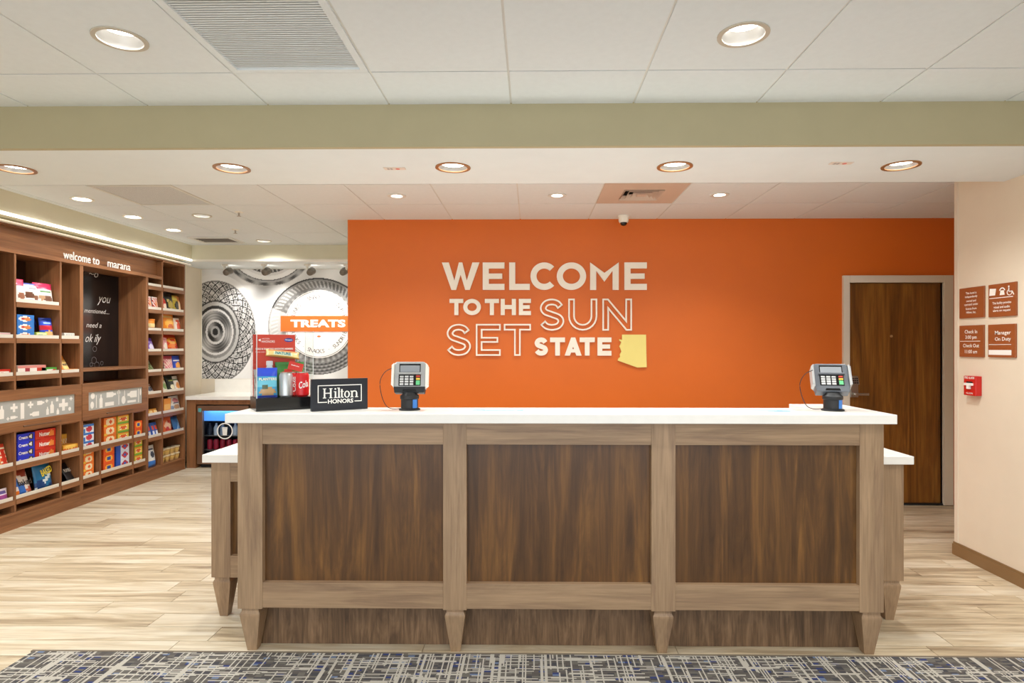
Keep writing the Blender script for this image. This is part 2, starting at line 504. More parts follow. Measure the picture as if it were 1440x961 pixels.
# ------------------------------------------------------------------ ceilings: plenum slab, grid bars, tiles
GX = -0.117 * 0.5 - 0.096 * 0.5
tile_full = MB().box(-T/2 + .005, T/2 - .005, -T/2 + .005, T/2 - .005, 0, 0.016)
tile_mesh = None
def ceiling_zone(name, x0, x1, y0, y1, z, yj, skip, holes, cut=None):
    """yj: a row joint; skip: set of (col,row) left open; holes: {(col,row): (dx,dy,r)}"""
    global tile_mesh
    root = struct(bx(name, M_PLENUM, None, x0, x1, y0, y1, z + 0.16, z + 0.2))
    k0 = math.floor((x0 - GX) / T); k1 = math.ceil((x1 - GX) / T)
    j0 = math.floor((y0 - yj) / T + 1e-6); j1 = math.ceil((y1 - yj) / T - 1e-6)
    for k in range(k0, k1 + 1):
        gx = GX + k * T
        if x0 < gx < x1: bx('grid_bar', M_GRID, root, gx - 0.012, gx + 0.012, y0, y1, z + 0.0045, z + 0.028)
    for j in range(j0, j1 + 1):
        gy = yj + j * T
        if y0 < gy < y1: bx('grid_bar', M_GRID, root, x0, x1, gy - 0.012, gy + 0.012, z + 0.005, z + 0.028)
    for k in range(k0, k1):
        for j in range(j0, j1):
            if (k, j) in skip: continue
            a0, a1 = GX + k * T + .005, GX + (k + 1) * T - .005
            b0, b1 = yj + j * T + .005, yj + (j + 1) * T - .005
            full = a0 >= x0 - .02 and a1 <= x1 + .02 and b0 >= y0 - .02 and b1 <= y1 + .02
            a0, a1, b0, b1 = max(a0, x0), min(a1, x1), max(b0, y0), min(b1, y1)
            if a1 - a0 < 0.02 or b1 - b0 < 0.02: continue
            if cut and cut(a0, a1, b0, b1): continue
            if (k, j) in holes:
                hx, hy, hr = holes[(k, j)]
                hole_plate(a0, a1, b0, b1, [(hx, hy)], hr, z, z + 0.016).build('ceiling_tile', M_TILE, root)
            elif full:
                if tile_mesh is None:
                    o = tile_full.build('ceiling_tile', M_TILE, root, world=False); tile_mesh = o.data
                    o.location = ((a0 + a1) / 2, (b0 + b1) / 2, z)
                else: share(tile_mesh, 'ceiling_tile', root, ((a0 + a1) / 2, (b0 + b1) / 2, z))
            else:
                bx('ceiling_tile', M_TILE, root, a0, a1, b0, b1, z, z + 0.016)
    return root
def cell(x, y, yj): return (math.floor((x - GX) / T), math.floor((y - yj) / T))

YJF, YJB = 2.747, 4.365
FL = []                                           # front downlights (two in view, the lobby's others unseen)
for (fx, fy) in ((-1.655, 2.436), (0.838, 2.436), (-1.655, 0.568), (0.838, 0.568), (-1.655, -1.3), (0.838, -1.3), (2.08, 1.813)):  # last lamp is added out of view to brighten the right floor
    FL.append((fx, fy))
hf = {cell(x, y, YJF): (x, y, LR + 0.006) for x, y in FL}
DIFF = cell(-1.03, 2.43, YJF)
ceiling_zone('ceiling', -4.6, XR, -2.2, YB0, ZF, YJF, {DIFF}, hf)

SPR = 0.05
SPOTS = [(at(p, 275, 4.70)[0], 4.70) for p in (558, 783.5, 1012)]
MARK = [(-3.545, 4.77), (-3.575, 5.43), (-3.575, 6.05)]
GIM = [(-2.93, 5.39), (-2.95, 6.69)]
hb = {}
for x, y in SPOTS: hb[cell(x, y, YJB)] = (x, y, SPR)
for x, y in MARK: hb[cell(x, y, YJB)] = (x, y, 0.07)
for x, y in GIM: hb[cell(x, y, YJB)] = (x, y, 0.07)
VENT = cell(0.82, 4.68, YJB); GRIL = cell(-2.9, 4.68, YJB); SLOT = cell(-3.55, 6.55, YJB)
ceiling_zone('ceiling', -3.91, 3.95, YB1, 6.98, ZB, YJB, {VENT, GRIL}, hb,
             cut=lambda a0, a1, b0, b1: b0 > YW + 0.02 and a0 > ox0 + 0.1)

# ------------------------------------------------------------------ lamps
def downlight(label, cat, x, y, z, r, energy, group, spot=150, color=(0.97, 0.975, 0.96), lens_r=0.79, deep=0.05, ring=M_RING, trim=0.012):
    t = thing('downlight', label, cat, (x, y, z), 0, group)
    A = [((r + trim) * math.cos(a), (r + trim) * math.sin(a)) for a in [2 * math.pi * k / 32 for k in range(32)]]
    B = [((r - 0.006) * math.cos(a), (r - 0.006) * math.sin(a)) for a in [2 * math.pi * k / 32 for k in range(32)]]
    MB().ribbon(A, B, -0.005, 0.0, closed=True).build('trim_ring', ring, t, world=False)
    MB().lathe([(r - 0.004, -0.004), (r * 0.93, deep * 0.4), (r * lens_r, deep), (r * lens_r + .004, deep), (r, deep*.4), (r + 0.0, 0.0)], 32, cap=False).build('reflector', M_REFL, t, world=False, smooth=True)
    MB().lathe([(r * lens_r * 0.98, deep - 0.004), (r * lens_r * 0.98, deep + 0.004)], 32).build('lens', M_LENS, t, world=False)
    ld = bpy.data.lights.new('downlight_lamp', 'SPOT'); ld.energy = energy; ld.spot_size = R(spot); ld.spot_blend = 0.9
    ld.shadow_soft_size = r * 0.6; ld.color = color
    lo = bpy.data.objects.new('lamp', ld); col.objects.link(lo); lo.parent = t; lo.location = (0, 0, -0.006)
    return t
g = 'large round downlights in the tiled lobby ceiling'
names = ['large recessed downlight in the lobby ceiling, left of the return grille', 'large recessed downlight in the lobby ceiling at upper right']
for i, (x, y) in enumerate(FL):
    lb = names[i] if i < 2 else 'unseen large recessed downlight in the lobby ceiling, outside the frame'
    downlight(lb, 'downlight', x, y, ZF, LR, E_FRONT, g)
ords = ['first from the left, cut by the frame', 'second from the left', 'third and middle one', 'fourth from the left', 'rightmost, near the cream wall']
for i, (x, y) in enumerate(soff):
    downlight('downlight with reflection-tinted rim under the dropped beam, ' + ords[i], 'downlight', x, y, ZS, LR, E_SOFFIT, 'downlights in a row under the dropped beam', deep=0.024,
              ring=mat('reflection_tint_trim', (164, 116, 72), 0.35, metal=0.2))  # rim colour imitates the orange wall mirrored in the trim
for i, (x, y) in enumerate(SPOTS):
    downlight('small bright spotlight in the ceiling before the orange wall, ' + ['left', 'middle', 'right'][i] + ' of three', 'spotlight', x, y, ZB, SPR, E_SPOT,
              'small spotlights before the orange wall', spot=120, lens_r=0.95, deep=0.012, ring=M_GRID, trim=0.022)
for i, (x, y) in enumerate(MARK):
    downlight('white downlight along the snack shelving, ' + ['nearest', 'middle', 'farthest'][i] + ' of three', 'downlight', x, y, ZB, 0.07, E_MARKET,
              'downlights along the snack shelving', deep=0.014, lens_r=0.94, color=(0.96, 0.985, 1.0), ring=M_TRIMW)
for i, (x, y) in enumerate(GIM):
    downlight(['recessed downlight with silver reflector beside the grey ceiling grille', 'recessed downlight closest to the mural'][i], 'downlight', x, y, ZB, 0.07, E_MARKET * (0.5 + i * .3),
              'silver downlights over the market floor', deep=0.03)

# ------------------------------------------------------------------ ceiling fittings
def cell_rect(c, yj): return GX + c[0]*T + .006, GX + (c[0]+1)*T - .006, yj + c[1]*T + .006, yj + (c[1]+1)*T - .006
# big louvred return grille
a0, a1, b0, b1 = cell_rect(DIFF, YJF)
t = thing('return_grille', 'square white louvred air grille set into the lobby ceiling', 'air grille', ((a0+a1)/2, (b0+b1)/2, ZF))
A = [(a0, b0), (a1, b0), (a1, b1), (a0, b1)]; q = 0.03
B = [(a0+q, b0+q), (a1-q, b0+q), (a1-q, b1-q), (a0+q, b1-q)]
MB().ribbon(A, B, ZF - 0.004, ZF + 0.016, closed=True).build('frame', M_TILE, t)
n = 34
for i in range(n):
    yy = b0 + q + (b1 - b0 - 2*q) * (i + 0.5) / n
    MB().add([(a0+q, yy - .0085, ZF + .003), (a1-q, yy - .0085, ZF + .003), (a1-q, yy + .0078, ZF + .0065), (a0+q, yy + .0078, ZF + .0065),
              (a0+q, yy - .0083, ZF + .0015), (a1-q, yy - .0083, ZF + .0015), (a1-q, yy + .0080, ZF + .005), (a0+q, yy + .0080, ZF + .005)],
             [(0,1,2,3), (7,6,5,4), (0,4,5,1), (1,5,6,2), (2,6,7,3), (3,7,4,0)]).build('louvre', M_TILE, t)
bx('backing', mat('grille_backing', (214, 208, 196), 0.8), t, a0, a1, b0, b1, ZF + .012, ZF + .02)
# perforated return tile in the market ceiling
a0, a1, b0, b1 = cell_rect(GRIL, YJB)
t = thing('perforated_grille', 'grey perforated square air grille in the market ceiling', 'air grille', ((a0+a1)/2, (b0+b1)/2, ZB))
bx('face', mat('perforated_grey', (202, 204, 204), 0.6, noise=0.12, nscale=160), t, a0 + .02, a1 - .02, b0 + .02, b1 - .02, ZB + .002, ZB + .012)
A = [(a0, b0), (a1, b0), (a1, b1), (a0, b1)]; q = 0.022
MB().ribbon(A, [(a0+q, b0+q), (a1-q, b0+q), (a1-q, b1-q), (a0+q, b1-q)], ZB - .003, ZB + .012, closed=True).build('frame', M_GRID, t)
# supply diffuser on a tinted plate
a0, a1, b0, b1 = cell_rect(VENT, YJB)
t = thing('air_diffuser', 'tan square ceiling plate with stepped air diffuser near the dome camera', 'air diffuser', ((a0+a1)/2, (b0+b1)/2, ZB))
cxv, cyv = (a0 + a1) / 2 + 0.01, (b0 + b1) / 2 + .02
M_TAN = mat('tan_plate', (206, 184, 166), 0.6)
def sq(s): return [(cxv - s, cyv - s), (cxv + s, cyv - s), (cxv + s, cyv + s), (cxv - s, cyv + s)]
MB().ribbon([(a0, b0), (a1, b0), (a1, b1), (a0, b1)], sq(.15), ZB, ZB + .012, closed=True).build('plate', M_TAN, t)
bx('duct', mat('duct_dark', (70, 58, 48), 0.8), t, cxv - .16, cxv + .16, cyv - .16, cyv + .16, ZB + .055, ZB + .065)
for s in (.15, .112, .074):
    mb = MB(); n = 4; o_ = sq(s); i_ = sq(s - .026)
    vs = [(p[0], p[1], ZB - .008) for p in o_] + [(p[0], p[1], ZB + .022) for p in i_] + [(p[0], p[1], ZB - .004) for p in o_] + [(p[0], p[1], ZB + .026) for p in i_]
    fs = []
    for i in range(4):
        j = (i + 1) % 4
        fs += [(i, j, 4 + j, 4 + i), (8 + i, 12 + i, 12 + j, 8 + j), (i, 8 + i, 8 + j, j), (4 + i, 4 + j, 12 + j, 12 + i)]
    mb.add(vs, fs).build('vane', M_TAN, t)
bx('centre_cone', M_TAN, t, cxv - .036, cxv + .036, cyv - .036, cyv + .036, ZB - .006, ZB + .0)
# slot diffuser, sprinklers, soffit plates
t = thing('slot_diffuser', 'dark slot air diffuser at the far end of the market ceiling', 'air diffuser', (-3.45, 6.6, ZB))
MB().ribbon([(-3.66, 6.44), (-3.2, 6.44), (-3.2, 6.78), (-3.66, 6.78)], [(-3.62, 6.48), (-3.24, 6.48), (-3.24, 6.74), (-3.62, 6.74)], ZB - .012, ZB, closed=True).build('frame', M_GRID, t)
for i in range(5):
    bx('blade', mat('vent_dark', (110, 104, 96), 0.6), t, -3.62, -3.24, 6.49 + i * .052, 6.515 + i * .052, ZB - .008, ZB - .001)
for i, (px, py) in enumerate(((331, 322), (336, 297))):
    d = F * (ZB - H) / (CY - py)
    X, _ = at(px, py, d)
    t = thing('sprinkler_head', ['small ceiling sprinkler head, farther one near the mural', 'small ceiling sprinkler head, nearer one beside the grey grille'][i], 'sprinkler', (X, d, ZB), 0, 'ceiling sprinklers')
    MB().lathe([(.035, 0), (.033, -.005), (.012, -.008)], 16).build('escutcheon', M_TRIMW, t, world=False)
    MB().lathe([(.008, -.008), (.007, -.035), (.018, -.036), (.018, -.039)], 12).build('deflector', M_STEEL, t, world=False)
for i, (px, py) in enumerate(((555, 236), (1183, 231))):
    d = F * (ZS - H) / (CY - py)
    X, _ = at(px, py, d)
    t = thing('ceiling_plate', ['faint small plate with red mark under the beam, left of centre', 'faint small plate with red mark under the beam, right side'][i], 'plate', (X, d, ZS), 0, 'plates under the beam')
    bx('base', mat('plate_pale', (226, 214, 202), 0.5), t, X - .062, X + .062, d - .022, d + .022, ZS - .004, ZS, bevel=.0015)
    MB().lathe([(.012, -.0056), (.012, -.004)], 14, M=Matrix.Translation((.018, 0, 0))).build('indicator', mat('pale_red', (222, 120, 110), 0.4), t, world=False)
    for k in (-.036, -.018): MB().box(k - .006, k + .006, -.014, .014, -.0052, -.004).build('slot', mat('plate_grey', (176, 166, 158), 0.5), t, world=False)
# dome camera
X, _ = at(877, 310, 5.46)
t = thing('dome_camera', 'white security dome camera hanging from the ceiling by the orange wall', 'security camera', (X, 5.46, ZB))
MB().lathe([(.052, 0), (.052, -.014), (.047, -.018), (.044, -.05), (.036, -.06)], 24).build('housing', M_TRIMW, t, world=False, smooth=True)
MB().lathe([(.031, -.058), (.029, -.072), (.02, -.083), (.006, -.088)], 20).build('dome', M_BLACK, t, world=False, smooth=True)

# ------------------------------------------------------------------ door
d1 = bx('door_1', M_DOOR, None, dx0 + .003, dx1 - .003, YW + 0.02, YW + 0.065, 0.012, dz1 - .003); struct(d1)
fr = MB(); fr.box(fx0, dx0, YW - 0.03, YW + .02, 0, fz1); fr.box(dx1, fx1, YW - 0.03, YW + .02, 0, fz1); fr.box(dx0, dx1, YW - 0.03, YW + .02, dz1, fz1)
bx('jamb', M_FRAMEP, d1, fx0, dx0, YW - .03, YW + .06, 0, fz1, bevel=.003)
bx('jamb', M_FRAMEP, d1, dx1, fx1, YW - .03, YW + .06, 0, fz1, bevel=.003)
bx('head_jamb', M_FRAMEP, d1, dx0, dx1, YW - .03, YW + .06, dz1, fz1, bevel=.003)
bx('threshold', M_BLACKM, d1, dx0, dx1, YW - .01, YW + .06, 0, .012)
X, Z = at(1255, 473, YW)
MB().lathe([(.012, 0), (.012, .006), (.007, .007)], 16, M=face_front((X, YW + .02, Z))).build('peephole', mat('brass', (214, 190, 140), 0.3, metal=0.9), d1)
# lock with keypad and lever
lx, _ = at(1195, 545, YW); lx1, _ = at(1205.5, 545, YW)
z = lambda py: at(1200, py, YW)[1]
lk = bx('lock_plate', M_STEEL, d1, lx, lx + .075, YW - .008, YW + .02, z(559), z(541), bevel=.004)
MB().add([(lx, YW - .03, z(541)), (lx + .075, YW - .03, z(541)), (lx + .075, YW + .02, z(541)), (lx, YW + .02, z(541)),
          (lx + .006, YW - .012, z(529)), (lx + .068, YW - .012, z(529)), (lx + .068, YW + .02, z(529)), (lx + .006, YW + .02, z(529))],
         [(0,3,2,1),(4,5,6,7),(0,1,5,4),(1,2,6,5),(2,3,7,6),(3,0,4,7)]).build('keypad', M_STEEL, d1, bevel=.003)
mb = MB()
for i in range(3):
    for j in range(3):
        f = (j + .5) / 3
        zz = z(540) + (z(531) - z(540)) * f; yy = YW - .029 + .016 * f
        mb.box(lx + .014 + i * .018, lx + .026 + i * .018, yy - .004, yy + .004, zz - .006, zz + .006)
mb.build('keypad_buttons', M_BLACKM, d1, kind='stuff')
mb = MB()
mb.lathe([(.014, 0), (.014, .04), (.010, .042)], 16, M=face_front((lx + .028, YW - .008, z(554))))
mb.build('spindle', M_STEEL, d1, smooth=True)
bx('lever', M_STEEL, d1, lx + .02, lx + .145, YW - .058, YW - .044, z(556), z(552.5), bevel=.004)

# ------------------------------------------------------------------ reception desk
YD = 2.84
px_posts = [(334, 369), (623, 656), (916, 950), (1209, 1243)]
posts = [(at(a, 700, YD)[0], at(b, 700, YD)[0]) for a, b in px_posts]
zd = lambda py, Y=YD: at(748, py, Y)[1]
ZR0, ZR1, ZT0, ZT1 = .213, .331, .978, 1.080
desk = thing('reception_desk', 'long reception desk with grey oak frame and three dark walnut panels', 'desk', (.13, 2.95, 0))
for a, b in posts: bx('post', M_OAK_V, desk, a, b, YD, YD + .06, .207, ZT1, bevel=.0015)
for i in range(3):
    a, b = posts[i][1], posts[i+1][0]
    bx('top_rail', M_OAK_H, desk, a, b, YD + .0015, YD + .05, ZT0, ZT1, bevel=.001)
    bx('bottom_rail', M_OAK_H, desk, a, b, YD + .0015, YD + .05, ZR0, ZR1, bevel=.001)
    bx('panel', M_WAL_V, desk, a - .005, b + .005, YD + .030, YD + .042, ZR1 - .01, ZT0 + .01)
XA, XB = posts[0][0], posts[3][1]
bx('side_panel', M_OAK_V, desk, XA, XA + .022, YD + .06, YD + .27, .207, ZT1)
bx('side_panel', M_OAK_V, desk, XB - .022, XB, YD + .06, YD + .27, .207, ZT1)
bx('back_panel', M_OAK_V, desk, XA + .022, XB - .022, YD + .25, YD + .27, .207, ZT1)
bx('bottom_board', M_OAK_H, desk, XA + .022, XB - .022, YD + .06, YD + .25, .207, .225)
bx('toe_kick', M_KICK, desk, XA + .05, XB - .05, YD + .098, YD + .118, 0, .207)
def square_foot(name, cx, cy, hw, parent, m, ztop=.207):
    prof = [(ztop, hw * .86), (ztop - .014, hw * .86), (ztop - .026, hw), (ztop - .034, hw), (.0, hw * .47)]
    vs = []; fs = []
    for zz, w_ in prof: vs += [(cx - w_, cy - w_, zz), (cx + w_, cy - w_, zz), (cx + w_, cy + w_, zz), (cx - w_, cy + w_, zz)]
    for i in range(len(prof) - 1):
        for k in range(4):
            j = (k + 1) % 4
            fs.append((i*4 + k, i*4 + j, i*4 + 4 + j, i*4 + 4 + k))
    fs += [(0, 1, 2, 3), tuple((len(prof) - 1) * 4 + k for k in (3, 2, 1, 0))]
    return MB().add(vs, fs).build(name, m, parent, bevel=.0012)
for i, (a, b) in enumerate(posts):
    square_foot('leg', (a + b) / 2 + (-.004, 0, 0, .004)[i], YD + .004 + .047, .047, desk, M_OAK_V)
# white top, turned back at both ends
sx0, _ = at(316, 590, 2.81); sx1, _ = at(1262, 590, 2.81)
rx, _ = at(1110, 568, 3.33)
ZC0, ZC1 = 1.080, 1.1228
poly = [(sx0, 2.81), (sx1, 2.81), (sx1, 3.335), (rx, 3.335), (rx, 3.119), (sx0 + (sx1 - rx), 3.119), (sx0 + (sx1 - rx), 3.335), (sx0, 3.335)]
ctop = MB().prism(poly, ZC0, ZC1).build('countertop', M_WHITE, None, bevel=.002)
tag(ctop, 'white quartz transaction top along the reception desk', 'countertop')

# lower desk behind it, showing at both ends
YL_ = 3.20
lp0, lp1 = at(297, 700, YL_)[0], at(324, 700, YL_)[0]
rp0, rp1 = at(1241, 700, YL_)[0], at(1271, 700, YL_)[0]
low = thing('work_desk', 'lower oak work desk behind the reception desk, ends showing on both sides', 'desk', (.13, 3.5, 0))
for a, b in ((lp0, lp1), (rp0, rp1)):
    bx('post', M_OAK_V, low, a, b, YL_, YL_ + .06, .216, .825, bevel=.0015)
for (a, b) in ((lp1, XA + .25), (XB - .25, rp0)):
    bx('top_rail', M_OAK_H, low, a, b, YL_ + .0015, YL_ + .05, .722, .825)
    bx('bottom_rail', M_OAK_H, low, a, b, YL_ + .0015, YL_ + .05, .216, .331)
    bx('panel', M_WAL_V, low, a - .003, b, YL_ + .03, YL_ + .042, .325, .73)
for a, b in ((lp0, lp0 + .022), (rp1 - .022, rp1)):
    bx('side_panel', M_OAK_V, low, a, b, YL_ + .06, 3.93, .216, .825)
bx('toe_kick', M_KICK, low, lp0 + .12, rp1 - .12, YL_ + .17, YL_ + .19, 0, .216)
bx('back_rail', M_OAK_H, low, lp0 + .022, rp1 - .022, 3.90, 3.92, .5, .825)
for cx_ in ((lp0 + lp1) / 2, (rp0 + rp1) / 2):
    square_foot('leg', cx_, YL_ + .052, .046, low, M_OAK_V, .216)
    square_foot('leg', cx_, 3.87, .046, low, M_OAK_V, .216)
lx0, _ = at(284, 645, 3.18); lx1_, _ = at(1285.5, 645, 3.18)
lt = thing('low_countertop', 'lower white quartz desk surface stepping out at both ends of the reception desk', 'countertop', (.13, 3.5, .825))
bx('slab', M_WHITE, lt, lx0, lx1_, 3.18, 3.97, .825, .867, bevel=.002)

# ------------------------------------------------------------------ wall lettering (metres per crop pixel at the orange wall)
def wl(cx, cy):            # crop pixels of the 600..930 x 350..530 view -> wall coordinates
    return at(600 + cx / 4.364, 350 + cy / 4.364, YW)
KX = (wl(1000, 0)[0] - wl(0, 0)[0]) / 1000.0
def catmull(P, n=6):
    out = []
    Q = [P[0]] + P + [P[-1]]
    for i in range(1, len(Q) - 2):
        p0, p1, p2, p3 = Q[i-1], Q[i], Q[i+1], Q[i+2]
        for k in range(n):
            t_ = k / n
            out.append(tuple(0.5 * ((2*p1[a]) + (-p0[a] + p2[a]) * t_ + (2*p0[a] - 5*p1[a] + 4*p2[a] - p3[a]) * t_**2 + (-p0[a] + 3*p1[a] - 3*p2[a] + p3[a]) * t_**3) for a in (0, 1)))
    out.append(P[-1]); return out
def offset_rows(path, hw):
    A = []; B = []
    for i, p in enumerate(path):
        a = path[max(i-1, 0)]; b = path[min(i+1, len(path)-1)]
        dx, dy = b[0]-a[0], b[1]-a[1]; l = math.hypot(dx, dy) or 1
        A.append((p[0] - dy/l*hw, p[1] + dx/l*hw)); B.append((p[0] + dy/l*hw, p[1] - dx/l*hw))
    return A, B
def s_path(w, h, t_):
    P = [(.95,.80),(.78,.945),(.5,1.0),(.19,.945),(.03,.77),(.14,.61),(.5,.505),(.87,.395),(.98,.23),(.83,.06),(.5,0),(.2,.05),(.0,.19)]
    return catmull([(t_/2 + a*(w - t_), t_/2 + b*(h - t_)) for a, b in P])
def u_path(w, h, t_):
    r = (w - t_) / 2
    P = [(t_/2, h), (t_/2, h*.7), (t_/2, t_/2 + r)]
    for k in range(1, 12): 
        a = math.pi + math.pi * k / 12
        P.append((w/2 + r*math.cos(a), t_/2 + r + r*math.sin(a)))
    return P + [(w - t_/2, t_/2 + r), (w - t_/2, h*.7), (w - t_/2, h)]
def letter_polys(ch, w, h, t_):
    """list of ('poly', pts) / ('rib', A, B, closed)"""
    if ch == 'E':
        m0, m1 = h*.5 - t_*.44, h*.5 + t_*.44
        return [('poly', [(0,0),(w,0),(w,t_),(t_,t_),(t_,m0),(w*.9,m0),(w*.9,m1),(t_,m1),(t_,h-t_),(w,h-t_),(w,h),(0,h)])]
    if ch == 'L': return [('poly', [(0,0),(w,0),(w,t_),(t_,t_),(t_,h),(0,h)])]
    if ch == 'T': return [('poly', [(w/2-t_/2,0),(w/2+t_/2,0),(w/2+t_/2,h-t_),(w,h-t_),(w,h),(0,h),(0,h-t_),(w/2-t_/2,h-t_)])]
    if ch == 'H': return [('poly', [(0,0),(t_,0),(t_,h/2-t_/2),(w-t_,h/2-t_/2),(w-t_,0),(w,0),(w,h),(w-t_,h),(w-t_,h/2+t_/2),(t_,h/2+t_/2),(t_,h),(0,h)])]
    if ch == 'N': 
        a = h*.36
        return [('poly', [(0,0),(t_,0),(t_,h-a),(w-t_*.9,0),(w,0),(w,h),(w-t_,h),(w-t_,a),(t_*.9,h),(0,h)])]
    if ch == 'M':
        return [('poly', [(0,0),(t_,0),(t_,h*.70),(w/2,h*.30),(w-t_,h*.70),(w-t_,0),(w,0),(w,h),(w/2,h*.62),(0,h)])]
    if ch == 'W':
        k = .185*w
        return [('poly', [(0,h),(k,h),(.335*w,.34*h),(.455*w,h),(.545*w,h),(.665*w,.34*h),(w-k,h),(w,h),(.745*w,0),(.62*w,0),(.5*w,.56*h),(.38*w,0),(.255*w,0)])]
    if ch == 'A':
        k = t_*1.12; c0 = w/2
        a = h * (.5*w - k) / (.38*w); ix = lambda y: k + (c0 - k) * y / a
        y1, y2 = h*.17, h*.36
        return [('poly', [(0,0),(k,0),(c0,a),(c0,h),(c0-.12*w,h)]), ('poly', [(w-k,0),(w,0),(c0+.12*w,h),(c0,h),(c0,a)]),
                ('poly', [(ix(y1),y1),(w-ix(y1),y1),(w-ix(y2),y2),(ix(y2),y2)])]
    if ch == 'O':
        n = 48; A = []; B = []
        for i in range(n):
            a = 2*math.pi*i/n
            A.append((w/2 + w/2*math.cos(a), h/2 + h/2*math.sin(a))); B.append((w/2 + (w/2-t_)*math.cos(a), h/2 + (h/2-t_)*math.sin(a)))
        return [('rib', A, B, True)]
    if ch == 'C':
        A = []; B = []; r = h/2
        for i in range(37):
            a = R(44) + R(272)*i/36
            A.append((r + r*math.cos(a), r + r*math.sin(a))); B.append((r + (r-t_)*math.cos(a), r + (r-t_)*math.sin(a)))
        return [('rib', A, B, False)]
    if ch == 'S':
        A, B = offset_rows(s_path(w, h, t_), t_/2); return [('rib', A, B, False)]
    if ch == 'U':
        A, B = offset_rows(u_path(w, h, t_), t_/2); return [('rib', A, B, False)]
def outline_of(ch, w, h, t_):
    p = letter_polys(ch, w, h, t_)[0]
    if p[0] == 'poly': return p[1]
    return p[1] + p[2][::-1]
def inset(poly, d):
    n = len(poly); area = sum(poly[i][0]*poly[(i+1)%n][1] - poly[(i+1)%n][0]*poly[i][1] for i in range(n))
    s = 1 if area > 0 else -1
    out = []
    for i in range(n):
        a, b, c_ = poly[i-1], poly[i], poly[(i+1) % n]
        e1 = Vector((b[0]-a[0], b[1]-a[1])).normalized(); e2 = Vector((c_[0]-b[0], c_[1]-b[1])).normalized()
        n1 = Vector((-e1.y, e1.x)) * s; n2 = Vector((-e2.y, e2.x)) * s
        m = (n1 + n2); l = m.length
        if l < 1e-4: m = n1; k = 1
        else: m = m / l; k = 1 / max(.35, m.dot(n1))
        out.append((b[0] + m.x*d*k, b[1] + m.y*d*k))
    return out
sign = thing('wall_lettering', 'cream raised letters reading WELCOME TO THE SUN SET STATE on the orange wall', 'sign', (wl(720, 380)[0], YW, wl(720, 380)[1]))
def put_letters(items, top, bot, tk, outl=None):
    for ch, x0, x1 in items:
        w_, h_ = (x1 - x0) * KX, (bot - top) * KX
        X, Z = wl(x0, bot)
        M = face_front((X, YW, Z)); mb = MB()
        if outl:
            P = outline_of(ch, w_, h_, tk * KX)
            mb.ribbon(P, inset(P, outl * KX), 0.004, 0.022, closed=True, M=M)
        else:
            for p in letter_polys(ch, w_, h_, tk * KX):
                if p[0] == 'poly': mb.prism(p[1], 0.004, 0.022, M=M)
                else: mb.ribbon(p[1], p[2], 0.004, 0.022, closed=p[3], M=M)
        mb.build('letter', M_LETTER, sign)
put_letters([('W',95,325),('E',345,478),('L',507,633),('C',637,783),('O',798,977),('M',1002,1176),('E',1212,1348)], 86, 254, 37)
put_letters([('T',142,226),('O',226,334),('T',358,444),('H',455,548),('E',566,640)], 309, 408, 25)
put_letters([('S',692,845),('U',868,1045),('N',1077,1257)], 308, 503, 40, 9.5)
put_letters([('S',122,275),('E',303,455),('T',474,640)], 462, 657, 40, 9.5)
put_letters([('S',661,745),('T',757,848),('A',846,950),('T',938,1030),('E',1047,1132)], 545, 656, 29)
az = [(1197,528),(1343,528),(1345,640),(1347,727),(1290,729),(1232,708),(1170,686),(1176,672),(1186,664),(1183,650),(1193,632),(1186,612),(1180,600),(1188,585),(1192,572),(1181,566),(1180,555),(1188,558),(1197,560)]
X0, Z0 = wl(1170, 729)
st = MB().prism([((a - 1170)*KX, (729 - b)*KX) for a, b in az], .004, .02, M=face_front((X0, YW, Z0))).build('state_cutout', M_PALE)
tag(st, 'pale yellow cutout of a state outline mounted beside the wall lettering', 'wall decoration')

# ------------------------------------------------------------------ signs on the right wall
def wall_sign(px0, px1, py0, py1, label, draw):
    ya, za = atX(px0, py0, XR); yb, zb = atX(px1, py1, XR)
    ym = (ya + yb) / 2; wz = .222; 
    zc = (atX((px0+px1)/2, (py0+py1)/2, XR)[1]); wy = abs(ya - yb); hz = (py1 - py0) / F * ym
    t = thing('wall_sign', label, 'sign', (XR, ym, zc), 0, 'brown signs on the cream wall')
    MB().box(XR - .012, XR, ym - wy/2, ym + wy/2, zc - hz/2, zc + hz/2).build('plaque', M_SIGN, t, bevel=.0015)
    mb = MB(); M = face_left((XR - .0126, ym, zc))
    draw(mb, M, wy, hz)
    mb.build('lettering', M_INK, t, flat=True)
    return t
def lines(mb, M, rows, w, h, y0, dy, size, wmax):
    for i, s in enumerate(rows):
        vs, fs, a, b, c_, d = text_geo(s, .012)
        k = min(size, wmax / (b - a))
        mb.text(s, M, 0, y0 - i * dy, w=(b - a) * k, h=(d - c_) * size, bold=.012)
def hbar(mb, M, x0, x1, y0, y1): mb.add([(x0, y0, 0), (x1, y0, 0), (x1, y1, 0), (x0, y1, 0)], [(0, 1, 2, 3)], None, M)
def d1_(mb, M, w, h): lines(mb, M, ['This hotel is', 'independently', 'owned and', 'operated under', 'license from', 'Hilton, Inc.'], w, h, h*.32, h*.128, h*.10, w*.78)
